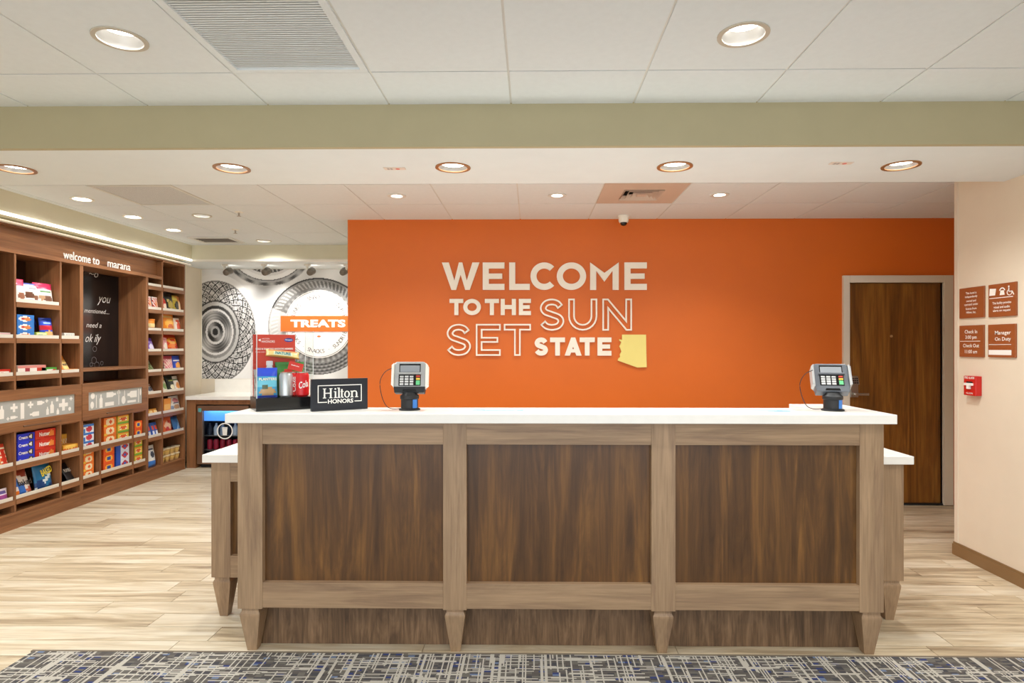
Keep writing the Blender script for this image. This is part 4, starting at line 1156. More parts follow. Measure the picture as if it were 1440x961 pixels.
stack(3, .34, lowL[0], .13, .070, .14, 4, OW, '#e0641c', 'orange and white box in the narrow bottom bay', 'orange boxes in the narrow bay')
stack(4, .26, lowL[1], .17, .085, .15, 3, OW, '#d85a1a', 'orange box with cream burst in the middle bay', 'orange boxes in the middle bay')
stack(4, .70, lowL[1], .16, .085, .15, 3, YG, '#c8b03c', 'yellow box with green base in the middle bay', 'yellow boxes in the middle bay')
stack(4, .22, lowL[0], .15, .085, .15, 3, OB, '#cf4c16', 'orange soap box with blue roundel on the bottom shelf', 'orange soap boxes')
stack(4, .68, lowL[0], .19, .085, .15, 3, BWH, '#24479c', 'blue box with white front and red roundel on the bottom shelf', 'blue and white boxes')
stack(5, .34, lowL[1], .12, .085, .14, 2, OB, '#cf4c16', 'orange soap box in the right-hand bay under the utensil door', 'orange soap boxes, right bay')
stack(5, .34, lowL[0], .12, .085, .14, 3, YG, '#c8b03c', 'yellow and green box in the right-hand bottom bay', 'yellow boxes, right bay')
# --- far unit, narrow column
G = 'goods in the narrow far column'
P = lambda l: l + .031
for k in range(2): bag('red and white upright snack pack high in the narrow column, %s' % ('left', 'right')[k], (XF - .08, bay(6, .20 + k*.48), P(colL[7])), .09, .15, .03, ['#efe4dc', ('s',4,3,.1,.9,'#c8402c'), ('e',.5,.5,.2,.2,'#e8a070')], G)
tub = merge(MB().lathe([(.05, 0), (.056, .02), (.058, .115), (.05, .125)], 20, c='#e8902c').build('snack_tub', M_PRINT, smooth=True)); put(tub, 'round orange snack tub in the narrow column', 'tub', G, seat((XF - .08, bay(6, .42), P(colL[6])), .12, .12), 0)
MB().lathe([(.0565, .045), (.059, .045), (.0595, .085), (.0575, .085)], 20, cap=False).build('label_band', mat('tub_band', (244, 216, 150), .5), tub, world=False)
MB().lathe([(.06, .118), (.06, .132), (.05, .134)], 20).build('lid', mat('tub_lid', (226, 130, 40), .4), tub, world=False)
for k in range(2): bag('purple snack bag in the narrow column, %s' % ('left', 'right')[k], (XF - .07 - k*.11, bay(6, .36 + k*.26), P(colL[5])), .13, .16, .04, ['#7a4fc0', ('e',.5,.35,.3,.2,'#e4dcf0'), ('r',.2,.65,.85,.75,'#c8b4ea')], G, tilt=-.3)
for k in range(2): bag('slim black and green pack in the narrow column, %s' % ('left', 'right')[k], (XF - .07 - k*.07, bay(6, .28 + k*.44), P(colL[4])), .08, .15, .02, ['#2a2c26' if k == 0 else '#d8dcc0', ('s',2,4,.2,.7,'#8ab04c')], G, tilt=-.5, name='slim_pack', cat='pack')
for k in range(2): bag('white and grey pack low in the narrow column, %s' % ('left', 'right')[k], (XF - .07 - k*.07, bay(6, .26 + k*.46), P(colL[3])), .095, .12, .03, ['#e8e4dc', ('e',.5,.5,.3,.25,'#5a6070'), ('r',.1,.8,.9,.9,'#c83a30')], G, tilt=-.5)
for k in range(2): bag('small orange nut pack lying in the narrow column, %s' % ('left', 'right')[k], (XF - .07, bay(6, .28 + k*.44), P(colL[2])), .10, .075, .04, ['#e09a3c', ('e',.5,.5,.3,.3,'#f2d090'), ('r',.0,.0,1,.2,'#b85a1c')], G, tilt=-.3)
for k in range(3): bag('blue and red snack stick in the narrow column, %s' % ('left', 'middle', 'right')[k], (XF - .07, bay(6, .18 + k*.3), P(colL[1])), .062, .16, .03, ['#2f62c0', ('r',.2,.5,.9,.8,'#e8583c'), ('r',.2,.15,.8,.4,'#eef0f2')], G, tilt=-.2, name='snack_stick')
bag('white pouch with blue base at the bottom of the narrow column', (XF - .08, bay(6, .42), .136), .15, .23, .06, ['#f0efe9', ('r',0,0,1,.27,'#3c78c8'), ('e',.5,.58,.22,.16,'#4a5260'), ('r',.2,.8,.8,.86,'#3a3f48')], G)
# --- far unit, wide column
G = 'goods in the wide far column'
bag('red snack bag edge beside the black bags in the wide column', (XF - .10, bay(7, .10), P(colL[7])), .10, .15, .04, ['#c8382c', ('e',.5,.4,.3,.2,'#f0d8c0')], G)
bag('black snack bag with gold emblem in the wide column', (XF - .08, bay(7, .36), P(colL[7])), .19, .22, .06, ['#1c1a16', ('e',.55,.35,.28,.2,'#b09a3c'), ('e',.3,.6,.1,.08,'#c8b870')], G)
bag('olive yellow snack bag in the wide column', (XF - .08, bay(7, .68), P(colL[7])), .15, .20, .06, ['#b8a238', ('e',.5,.4,.3,.24,'#2a2818'), ('r',.1,.75,.9,.9,'#d8c860')], G)
bag('tall peach snack bag at the right of the wide column', (XF - .08, bay(7, .90), P(colL[7])), .09, .19, .05, ['#d88a50', ('e',.5,.4,.3,.3,'#f2d0a0')], G)
bag('bright orange cheese snack bag in the wide column', (XF - .08, bay(7, .36), P(colL[6])), .24, .20, .07, ['#ee8a24', ('e',.5,.45,.34,.3,'#f6b848'), ('e',.5,.3,.2,.12,'#d8641a'), ('r',.15,.8,.85,.9,'#f8d080')], G)
bag('white and red snack bag beside the orange cheese bag', (XF - .08, bay(7, .82), P(colL[6])), .12, .165, .05, ['#f0e4d4', ('e',.5,.4,.3,.3,'#d8502c'), ('r',.2,.75,.8,.85,'#d8502c')], G)
bag('pink and white snack bag at the left of the hot chips', (XF - .11, bay(7, .13), P(colL[5])), .12, .16, .04, ['#e8a0a0', ('e',.5,.4,.3,.24,'#f6ead8')], G)
bag('red and orange hot chips bag in the wide column', (XF - .08, bay(7, .55), P(colL[5])), .27, .20, .08, ['#d8421c', ('e',.5,.62,.36,.18,'#f4b040'), ('e',.45,.3,.3,.14,'#e87a28'), ('e',.75,.25,.16,.12,'#a8241a'), ('e',.55,.65,.2,.08,'#d8421c')], G, tilt=-.25)
bag('pink striped snack bag in the wide column', (XF - .08, bay(7, .34), P(colL[4])), .17, .175, .05, ['#e07a8a', ('s',5,4,.1,.8,'#f4d8c8'), ('r',0,.85,1,1,'#c84a5a')], G)
bag('blue snack bag with orange chip picture in the wide column', (XF - .08, bay(7, .82), P(colL[4])), .15, .175, .05, ['#2c50c0', ('e',.5,.35,.32,.2,'#e8a040'), ('r',.1,.62,.9,.72,'#eef0f4')], G)
bag('pale green snack bag at left of the dark bag in the wide column', (XF - .09, bay(7, .15), P(colL[3])), .11, .18, .04, ['#dcd8c4', ('e',.5,.4,.3,.22,'#7a9a54'), ('r',.1,.8,.9,.9,'#e0b84a')], G, tilt=-.3)
bag('dark green popcorn bag in the wide column', (XF - .08, bay(7, .50), P(colL[3])), .14, .19, .04, ['#1d2a20', ('e',.5,.3,.28,.16,'#e8e2c0'), ('r',.2,.62,.8,.74,'#a8c058')], G, tilt=-.3)
bag('white and orange popcorn bag in the wide column', (XF - .08, bay(7, .86), P(colL[3])), .12, .18, .04, ['#efe8dc', ('e',.5,.35,.3,.2,'#d8924a'), ('r',.1,.7,.9,.82,'#4a7a4c')], G, tilt=-.3)
carton('upright orange box at the left of the wide column', (XF - .10, bay(7, .17), P(colL[2])), .13, .10, .165, ['#e8963a', ('r',.1,.2,.9,.6,'#f4be6c')], '#d0802c', G)
bag('white wrapped snack in front of the pale pouch', (XF - .06, bay(7, .45), P(colL[2])), .12, .10, .04, ['#eceae8', ('e',.5,.5,.3,.25,'#8a9ab4')], G)
bag('pale pouch with pink picture leaning in the wide column', (XF - .10, bay(7, .70), P(colL[2])), .19, .18, .05, ['#e6e0dc', ('e',.5,.7,.3,.14,'#c87a84'), ('e',.5,.3,.3,.16,'#b08a6a'), ('r',.2,.5,.8,.56,'#5a6070')], G, tilt=-.2)
bag('orange and red snack bag low in the wide column', (XF - .08, bay(7, .26), P(colL[1])), .19, .19, .05, ['#e06a34', ('e',.5,.5,.34,.26,'#f2c8a0'), ('e',.4,.3,.2,.12,'#c83a28'), ('e',.7,.7,.2,.1,'#c83a28')], G)
bag('bright pink snack bag low in the wide column', (XF - .17, bay(7, .50), P(colL[1])), .13, .22, .05, ['#e0457c', ('e',.5,.4,.3,.2,'#f6c4c8'), ('r',.2,.8,.8,.88,'#f6d8dc')], G)
bag('blue wedge shaped snack pouch low in the wide column', (XF - .07, bay(7, .84), P(colL[1])), .13, .18, .04, ['#3a78b8', ('d',.2,1.1,.2,'#9cc4e4'), ('r',0,.85,1,1,'#24508a')], G, tilt=-.3)
# cups in two tiers
M_CUPB = mat('cup_tan', (206, 168, 110), 0.45); M_CUPL = mat('cup_lid', (232, 216, 176), 0.35)
cup0 = None
for tier in range(2):
    for k in range(4):
        lab = 'tan lidded cup at the foot of the far column, %s tier, %s from left' % (('lower', 'upper')[tier], ('first', 'second', 'third', 'fourth')[k])
        loc = (XSH - .07, bay(7, .15 + k*.235), .136 + tier*.077)
        if cup0 is None:
            c0 = MB().lathe([(.028, 0), (.036, .03), (.042, .066)], 20).build('snack_cup', M_CUPB, None, smooth=True)
            l0 = MB().lathe([(.046, .066), (.046, .074), (.040, .0765)], 20).build('lid', M_CUPL, c0, world=False, smooth=True)
            b0_ = MB().lathe([(.0345, .022), (.0395, .05), (.0385, .05), (.0335, .022)], 20, cap=False).build('label_band', mat('cup_band', (226, 190, 96), .45), c0, world=False)
            cup0 = c0; c = c0
        else:
            c = cup0.copy(); col.objects.link(c)
            for ch in (l0, b0_):
                q = ch.copy(); q.parent = c; col.objects.link(q)
        put(c, lab, 'cup', 'tan snack cups', loc, 0)

# ------------------------------------------------------------------ back counter, cooler, mural
YK = 7.14
kz = lambda py: at(300, py, YK)[1]
kx0, _ = at(262.5, 600, YK); kx1, _ = at(275, 600, YK)
kc = thing('back_counter', 'walnut cabinet face framing the drinks cooler below the mural', 'cabinet', (kx0, 7.4, 0))
bx('side_stile', M_SH_V, kc, kx0, kx1, YK, YK + .5, 0, .805)
bx('top_rail', M_SH_Y, kc, kx1, ox0 + .0, YK + .01, YK + .04, .748, .80)
bx('cabinet_front', M_SH_V, kc, kx1 + .66, ox0 + .0, YK + .01, YK + .04, .08, .745)
bx('toe_kick', M_BLACKM, kc, kx1 + .66, ox0, YK + .05, YK + .07, 0, .08)
kt = thing('market_countertop', 'white countertop with upstand below the mural', 'countertop', (kx0, 7.4, .806))
bx('slab', M_WHITE, kt, kx0 - .0, ox0 + .0, YK - .03, YM, .806, .847, bevel=.002)
bx('upstand', M_WHITE, kt, kx0, ox0 + .0, YM - .02, YM, .847, 1.015)
# cooler
c0x = kx1 + .012; c1x = c0x + .61
cz0, cz1 = .045, .735
co = thing('drinks_cooler', 'glass door drinks cooler with round cup emblem under the counter', 'cooler', ((c0x + c1x) / 2, YK + .3, 0))
MD = mat('cooler_inside', (46, 50, 58), 0.5)
bx('back', MD, co, c0x, c1x, YK + .48, YK + .5, cz0, cz1)
for a, b in ((c0x, c0x + .02), (c1x - .02, c1x)): bx('side', MD, co, a, b, YK + .06, YK + .48, cz0, cz1)
bx('roof', MD, co, c0x + .02, c1x - .02, YK + .06, YK + .48, cz1 - .02, cz1); bx('base', M_BLACKM, co, c0x + .02, c1x - .02, YK + .06, YK + .48, 0.0, cz0 + .02)
fw_ = .062
A = [(c0x, cz0), (c1x, cz0), (c1x, cz1), (c0x, cz1)]; B = [(c0x + fw_, cz0 + .115), (c1x - fw_, cz0 + .115), (c1x - fw_, cz1 - fw_), (c0x + fw_, cz1 - fw_)]
dr = MB().ribbon(A, B, -.045, 0, closed=True, M=face_front((0, YK + .01, 0))).build('door', M_COOLER, co, bevel=.003)
ORG[dr.name] = ORG[co.name]
bx('glass', M_COOLG, dr, c0x + fw_, c1x - fw_, YK + .028, YK + .034, cz0 + .115, cz1 - fw_)
X, Z = at(314.5, 607, YK); M = face_front((X, YK + .027, Z))
ang = [2*math.pi*k/40 for k in range(40)]
MB().ribbon([(.096*math.cos(a), .096*math.sin(a)) for a in ang], [(.083*math.cos(a), .083*math.sin(a)) for a in ang], 0, .0005, closed=True, M=M).build('emblem_ring', M_INK, dr)
mb = MB(); mb.prism([(-.024, -.05), (.024, -.05), (.031, .03), (-.031, .03)], 0, .0005, M=M); mb.prism([(-.034, .032), (.034, .032), (.03, .046), (-.03, .046)], 0, .0005, M=M)
mb.build('emblem_cup', M_INK, dr)
X, Z = at(279.5, 574.5, YK); bx('energy_sticker', mat('teal_sticker', (90, 170, 176), .5), dr, X - .012, X + .025, YK + .0085, YK + .0099, Z - .045, Z + .0)
bx('light_panel', mat('cooler_light', (70, 130, 214), 0.5, emit=(90, 160, 245), estr=1.1), co, c0x + .03, c1x - .03, YK + .10, YK + .12, .545, .70)
for zz in (.20, .37):
    bx('wire_shelf', M_STEEL, co, c0x + .02, c1x - .02, YK + .10, YK + .46, zz - .008, zz)
ld = bpy.data.lights.new('cooler_tube', 'AREA'); ld.shape = 'RECTANGLE'; ld.size = .45; ld.size_y = .04; ld.energy = 1.6; ld.color = (.9, .95, 1)
lo = bpy.data.objects.new('lamp', ld); col.objects.link(lo); lo.parent = co; lo.location = (0, -.225, .71)
can_me = MB().lathe([(.026, 0), (.031, .008), (.031, .10), (.024, .115), (.024, .118)], 14)
bot_me = MB().lathe([(.028, 0), (.03, .01), (.03, .085), (.012, .12), (.012, .14)], 14)
colsr = [('#2a2e38', 'dark'), ('#8a8e92', 'silver'), ('#d8d8d4', 'white'), ('#34302c', 'black'), ('#9aa4ae', 'pale grey'), ('#3a7a44', 'green')]
red = ('#c8283c', 'red')
for shelf_i, zz in enumerate((.062, .20, .37)):
    for k in range(7):
        cc = red if shelf_i == 1 else colsr[(k * 2 + shelf_i * 3) % 6]
        mm = mat('drink_' + cc[1].replace(' ', '_'), tuple(int(cc[0][i:i+2], 16) for i in (1, 3, 5)), .35)
        o = (bot_me if shelf_i == 2 else can_me).build('drink_bottle' if shelf_i == 2 else 'drink_can', mm, None, smooth=True)
        o.location = (c0x + .075 + k * .077, YK + .16, zz if shelf_i else .066)
        tag(o, '%s drink %s in the cooler, %s shelf, place %s from left' % (cc[1], 'bottle' if shelf_i == 2 else 'can', ('bottom', 'middle', 'top')[shelf_i], ('one', 'two', 'three', 'four', 'five', 'six', 'seven')[k]), 'drink', 'drinks in the cooler')

# mural print (black and white glassware), painted per vertex
def mural_color(x, y):
    """x, y in photo pixels"""
    def sm(a, b, t_):
        t_ = max(0, min(1, (t_ - a) / (b - a))); return t_*t_*(3 - 2*t_)
    v = .86 + .05 * math.sin(x*.11 + y*.05)
    # soft folds of glass between the dishes
    f = math.sin((x*.55 - y*.9) * .10 + math.sin(x*.06)*1.5)
    if 330 < x < 420 and y < 440: v -= .16 * max(0, f) * sm(330, 350, x) * (1 - sm(400, 430, x)) * (1 - sm(415, 440, y))
    # dish on the left
    dx, dy = (x - 303) / 58.0, (y - 467) / 74.0
    r = math.hypot(dx, dy); a = math.atan2(dy, dx)
    if r < 1.02:
        if r < .07: v = .12
        elif r < .11: v = .62
        elif r < .19: v = .30 + .25*math.sin(a*2)
        elif r < .235: v = .80
        elif r < .40: v = .46 + .16*math.sin(a*3 + 1) + .08*math.sin(r*120)
        elif r < .44: v = .84
        elif r < .50: v = .34 + .2*math.sin(a + .5)
        elif r < .57: v = .74
        elif r < .60: v = .24
        elif r < .95:
            p = (r - .60) / .35 * 3.0; q = a / (2*math.pi) * 30
            l1 = abs(((q + p*.8) % 1) - .5); l2 = abs(((q - p*.8) % 1) - .5)
            v = .60 + .22*math.sin(p*4 + q*2)
            if min(l1, l2) < .11: v = .16
            elif min(l1, l2) < .2: v = .92
        else: v = .5 if r < .975 else .93
    else:
        if r < 1.1: v = .92
    # ribbed dish at the top
    dx, dy = (x - 377) / 56.0, (y - 346) / 49.0
    r = math.hypot(dx, dy); a = math.atan2(dy, dx)
    if r < 1.16:
        if r < .78: v = .22 + .5 * (math.sin(a*46) > .1) * (.5 + .5*math.sin(r*20))
        elif r < .86: v = .86
        elif r < .98: v = .93
        elif r < 1.0: v = .10
        elif r < 1.06: v = .66
        elif r < 1.14: v = .50 + .2*math.sin(a*18)
        else: v = .74
    # bowl around the round sign
    dx, dy = (x - 448) / 69.0, (y - 459) / 66.0
    r = math.hypot(dx, dy); a = math.atan2(dy, dx)
    if r < 1.03:
        if r > 1.0: v = .14
        elif r > .965: v = .55
        elif r > .83: v = .42 + .24*(math.sin(a*70 + r*30) > .2) + .12*math.sin(a*2)
        elif r > .78: v = .50
        else: v = .55 + .1*math.sin(a*40)
        if 2.2 < a or a < -2.75: v = v*.4 + .58
        if a > .5 and a < 1.9 and r > .8: v = .42 + .16*math.sin(r*90) + .12*math.sin(a*60)*math.sin(r*45)
    return max(.04, min(1, v))
mx0 = XL + .014; mx1 = ox0 + .02; mz0, mz1 = 1.018, ZLS - .004
nx, nz = 330, 170
me = bpy.data.meshes.new('mural')
vs = []; fs = []; cols = []
for j in range(nz + 1):
    for i in range(nx + 1):
        X = mx0 + (mx1 - mx0) * i / nx; Z = mz0 + (mz1 - mz0) * j / nz
        vs.append((X, YM - .004, Z))
        tdep = YM * _c - X * _s
        pxx = CX + F * (X * _c + YM * _s) / tdep; pyy = CY - F * (Z - H) / tdep
        k = mural_color(pxx, pyy); k = (k if k <= .04045 else ((k + .055) / 1.055) ** 2.4)
        cols += [k, k * .985, k * .96, 1]
for j in range(nz):
    for i in range(nx):
        q = j * (nx + 1) + i
        fs.append((q, q + 1, q + nx + 2, q + nx + 1))
me.from_pydata(vs, [], fs)
ca = me.color_attributes.new('Col', 'FLOAT_COLOR', 'POINT'); ca.data.foreach_set('color', cols)
me.materials.append(M_MURALP)
mur = bpy.data.objects.new('print', me); col.objects.link(mur)
mt = thing('wall_mural', 'black and white mural of cut glass dishes above the market counter', 'mural', ((mx0 + mx1) / 2, YM, mz0))
mur.parent = mt; me.transform(Matrix.Translation((-(mx0 + mx1) / 2, -YM, -mz0)))
bx('mural_backing', M_TRIMW, mt, mx0 - .01, mx1, YM - .0038, YM, mz0, mz1)
# round TREATS sign
yS = YM - .004
X, Z = at(449, 456, yS); kk = yS / F
rs = thing('round_sign', 'round white sign with orange TREATS band on the mural', 'sign', (X, YM, Z))
M = face_front((X, yS, Z)); rr = 48 * kk
ang = [2*math.pi*k/64 for k in range(64)]
MB().prism([(rr*math.cos(a), rr*math.sin(a)) for a in ang], 0, .014, M=M).build('disc', mat('sign_white', (248, 245, 240), .45), rs)
MB().ribbon([(rr*.975*math.cos(a), rr*.975*math.sin(a)) for a in ang], [(rr*.962*math.cos(a), rr*.962*math.sin(a)) for a in ang], .014, .0146, closed=True, M=M).build('rim_line', mat('sign_grey', (96, 92, 90), .5), rs)
bw0, bw1 = -54*kk, 52*kk
MB().prism([(bw0, -10.5*kk), (bw1, -10.5*kk), (bw1, 11.5*kk), (bw0, 11.5*kk)], .014, .022, M=M).build('band', mat('sign_orange', (238, 110, 40), .45), rs)
MB().text('TREATS', face_front((X, yS - .0228, Z)), -1.0*kk, .8*kk, w=78*kk, h=11*kk, bold=.05).build('lettering', M_INK, rs, flat=True)
def arc_text(s, r_, a_mid, step, up):
    mb = MB(); n = len(s)
    for i, ch in enumerate(s):
        if ch == ' ': continue
        a = a_mid + (-1 if up else 1) * (i - (n - 1) / 2) * step
        mb.text(ch, face_front((X, yS - .0146, Z)), r_*math.cos(a), r_*math.sin(a), h=(.050 if ch != '.' else .008), bold=.0, rot=a - math.pi/2 if up else a + math.pi/2)
    mb.build('arc_lettering', mat('sign_grey', (96, 92, 90), .5), rs, flat=True, kind='stuff')
arc_text('DRINKS . SNACKS . SUNDRIES', rr*.80, R(90), R(6.3), True)
arc_text('DRINKS . SNACKS . SUNDRIES', rr*.80, R(270), R(6.3), False)
MB().prism([(.024*math.cos(a), -17.5*kk + .012*math.sin(a)) for a in ang[::4]], .014, .0146, M=M).build('emblem', mat('sign_orange', (238, 110, 40), .45), rs)

# track spotlights over the mural
for i, px in enumerate((316, 371, 432, 487)):
    X, _ = at(px, 370, 7.35)
    Xh, Zh = at(px + (4, 3, 5, -4)[i], 382.5, 7.35)
    t = thing('track_spotlight', 'white track spotlight with grey round head over the mural, %s from left' % ('first', 'second', 'third', 'fourth')[i], 'spotlight', (X, 7.35, ZLS), 0, 'track spotlights over the mural')
    bx('adapter', M_TRIMW, t, X - .03, X + .03, 7.33, 7.37, ZLS - .02, ZLS)
    bx('stem', M_TRIMW, t, X - .010, X + .010, 7.34, 7.36, Zh + .02, ZLS - .02)
    Mh_ = Matrix.Translation((Xh, 7.35, Zh)) @ Matrix.Rotation(R(-68), 4, 'X')
    MB().lathe([(.018, -.055), (.036, -.045), (.042, -.01), (.046, .05), (.038, .06)], 20, M=Mh_).build('head', mat('track_grey', (120, 112, 102), .4, metal=.4), t, smooth=True)
    MB().lathe([(.037, .0605), (.036, .063)], 20, M=Mh_).build('lens', M_LENS, t)
    ld = bpy.data.lights.new('track_lamp', 'SPOT'); ld.energy = E_TRACK; ld.spot_size = R(100); ld.spot_blend = .8; ld.shadow_soft_size = .03; ld.color = (1, .97, .92)
    lo = bpy.data.objects.new('lamp', ld); col.objects.link(lo); lo.parent = t
    lo.location = (Xh - X, .06, Zh - .03 - ZLS); lo.rotation_euler = (R(32), 0, 0)

# ------------------------------------------------------------------ things on the reception top
ZC = ZC1
# welcome display case, turned towards the lobby
ang_d = R(33)
fx, fy = at(361, 580, 2.905)[0], 2.905
case_w, case_d, base_h = .262, .17, .062
dirx = Vector((math.cos(ang_d), math.sin(ang_d), 0)); diry = Vector((-math.sin(ang_d), math.cos(ang_d), 0))
c0 = Vector((fx, fy, ZC)) + dirx * case_w / 2 + diry * case_d / 2
dc = thing('display_case', 'clear acrylic display case on black base at the left end of the counter', 'display case', tuple(c0), ang_d)
hw, hd_ = case_w / 2, case_d / 2
MB().box(-hw - .004, hw + .004, -hd_ - .004, hd_ + .004, 0, base_h).build('base', M_BLACK, dc, world=False, bevel=.0015)
zt_ = .385
for nm, b in (('front_pane', (-hw, hw, -hd_, -hd_ + .004)), ('back_pane', (-hw, hw, hd_ - .004, hd_)), ('side_pane', (-hw, -hw + .004, -hd_ + .004, hd_ - .004)), ('side_pane', (hw - .004, hw, -hd_ + .004, hd_ - .004))):
    MB().box(b[0], b[1], b[2], b[3], base_h, zt_).build(nm, M_GLASS, dc, world=False)
MB().box(-hw, hw, -hd_, hd_, zt_, zt_ + .004).build('lid_pane', M_GLASS, dc, world=False)
M_EDGE = mat('acrylic_edge', (226, 232, 228), 0.2)
for sx in (-1, 1):
    for sy in (-1, 1):
        MB().box(sx*hw - .0015, sx*hw + .0015, sy*hd_ - .0015, sy*hd_ + .0015, base_h, zt_ + .004).build('pane_edge', M_EDGE, dc, world=False)
def in_case(x, y): return tuple(c0 + dirx * x + diry * y + Vector((0, 0, base_h)))
# red backing card
bc = thing('backing_card', 'red printed card standing inside the acrylic case', 'card', in_case(-.015, hd_ - .025), ang_d)
MB().box(-.112, .09, -.001, .001, 0, .31).build('card', mat('card_red', (196, 56, 32), .5), bc, world=False)
mb = MB(); M = face_front((0, -.0016, 0))
mb.text('HHONORS', M, -.04, .275, w=.062, h=.012, bold=.0); mb.text('HILTON', M, -.052, .289, w=.035, h=.006); mb.text('GOLD & DIAMOND HHONORS MEMBERS', M, -.01, .238, w=.18, h=.009, bold=.02)
mb.text('Enjoy one complimentary snack per stay.', M, -.01, .222, w=.18, h=.007); mb.prism([(-.088, .282), (-.076, .289), (-.076, .275)], 0, .0002, M=M)
mb.build('lettering', M_INK, bc, world=False, flat=True)
mb = MB(); mb.prism([(.058 + .022*math.cos(a), .283 + .010*math.sin(a)) for a in ang[::4]], 0, .0003, M=M); mb.build('blue_logo', mat('logo_blue', (36, 60, 150), .5), bc, world=False)
mb = MB().text('Hampton', face_front((0, -.0022, 0)), .058, .283, w=.034, h=.008, bold=.02); mb.build('logo_lettering', M_INK, bc, world=False, flat=True)
# goods in the case
Gc = 'goods inside the acrylic case'
def case_bag(label, x, y, dz, w, h, d, ops, cat='snack bag', txt=None, tilt=-.06, roll=0, name='snack_bag'):
    o = merge(bag_mb(w, h, d, paint(ops)).build(name, M_FOIL, flat=True, smooth=True))
    p = in_case(x, y); o.location = (p[0], p[1], p[2] + dz); o.rotation_euler = (tilt, roll, ang_d); tag(o, label, cat, Gc)
    if txt: words_on(o, txt[0], txt[1]*w, txt[2]*h, txt[3]*w, txt[4]*h, -d/2 - .003, txt[5])
    return o
case_bag('bright blue nut bag with shrimp coloured nuts in the display case', -.078, -.052, .001, .094, .145, .035, ['#2448c8', ('r',0,.10,1,.68,'#3a9cc8'), ('r',0,.35,1,.58,'#6cc4dc'), ('e',.5,.2,.42,.14,'#b89468'), ('e',.35,.36,.14,.1,'#4a5a3c'), ('r',0,0,1,.06,'#2444b8')], txt=('PLANTERS', 0, .62, .86, .09, mat('cream_print', (240, 236, 200), .5)))
# water bottle behind
wbm = MB().lathe([(.03, 0), (.032, .01), (.031, .12), (.013, .15), (.013, .156)], 20)
o = wbm.build('water_bottle', mat('bottle_plastic', (196, 204, 206), .2), None, smooth=True); p = in_case(-.055, .025); o.location = p; tag(o, 'clear water bottle with silver label behind the blue nut bag', 'bottle', Gc)
MB().lathe([(.0155, .156), (.0155, .176), (.012, .178)], 16).build('cap', mat('bottle_cap', (206, 210, 210), .4), o, world=False, smooth=True)
MB().lathe([(.0322, .03), (.0328, .032), (.0325, .09), (.0315, .092)], 20, cap=False).build('label_wrap', mat('bottle_label', (150, 156, 160), .4, metal=.5), o, world=False)
def can(label, x, y, body, txt, tc, vertical=False, h=.118, r=.032):
    o = MB().lathe([(.024, 0), (r, .008), (r, h - .012), (.026, h)], 24).build('drink_can', body, None, smooth=True)
    o.location = in_case(x, y); o.rotation_euler = (0, 0, ang_d); tag(o, label, 'can', Gc)
    MB().lathe([(.027, h - .0005), (.027, h + .003), (.024, h + .003), (.023, h)], 24).build('rim', M_STEEL, o, world=False)
    if txt:
        vs, fs, a0_, a1_, b0__, b1_ = text_geo(txt, .02); mb = MB()
        out = []
        for q in vs:
            u, v = (q[0] - (a0_ + a1_) / 2) / (a1_ - a0_), (q[1] - (b0__ + b1_) / 2) / (b1_ - b0__)
            if vertical: u, v = -v * .022, u * .075
            else: u, v = u * .048, v * .034 + u * .012
            th = -math.pi / 2 + u / r
            out.append(((r + .0006) * math.cos(th), (r + .0006) * math.sin(th), h * .52 + v))
        mb.add(out, fs).build('lettering', tc, o, world=False, flat=True)
    return o
M_COKE = mat('can_red', (206, 22, 26), .3); M_CANS = mat('can_silver', (202, 204, 204), .28, metal=.55)
can('silver drink can in the display case', .012, -.035, M_CANS, None, mat('can_print_red', (190, 40, 40), .5), True)
can('red drink can with upright white lettering beside the silver can', .046, -.012, M_COKE, 'Coke', M_INK, True)
can('red drink can with slanted white lettering nearest the sign', .088, -.044, M_COKE, 'Cola', M_INK)
case_bag('green and red snack pouch behind the cans in the display case', .045, .038, .001, .14, .17, .04, ['#3f8a3c', ('e',.45,.62,.26,.16,'#c83a2c'), ('e',.5,.35,.34,.18,'#c8cc98'), ('e',.6,.42,.14,.1,'#6aa84c')])
case_bag('silver wrapped snack behind the water bottle', -.09, .045, .001, .07, .135, .02, ['#b4b0aa', ('s',4,3,.2,.8,'#8a8680')])
o = case_bag('tan granola bar lying across the top of the goods in the case', .008, .03, .193, .165, .04, .018, ['#d8c07a', ('r',.2,.2,.8,.75,'#c8d4b4'), ('r',.0,.0,1,.14,'#b8843c'), ('r',.1,.8,.9,.95,'#c8542c')], cat='granola bar', txt=('NATURE', 0, .5, .45, .4, mat('teal_print', (40, 120, 130), .5)), tilt=-.5, roll=.12, name='granola_bar')
cdm = MB().box(-.036, .036, -.0006, .0006, 0, .042)
o = cdm.build('gift_card', mat('card_red2', (200, 44, 34), .4), None); p = in_case(.062, .008); o.location = (p[0], p[1], p[2] + .128); o.rotation_euler = (-.2, .28, ang_d); tag(o, 'small red card with white print leaning above the cans', 'card', Gc)
words_on(o, 'thank you', -.004, .024, .04, .008, -.0012, M_INK)
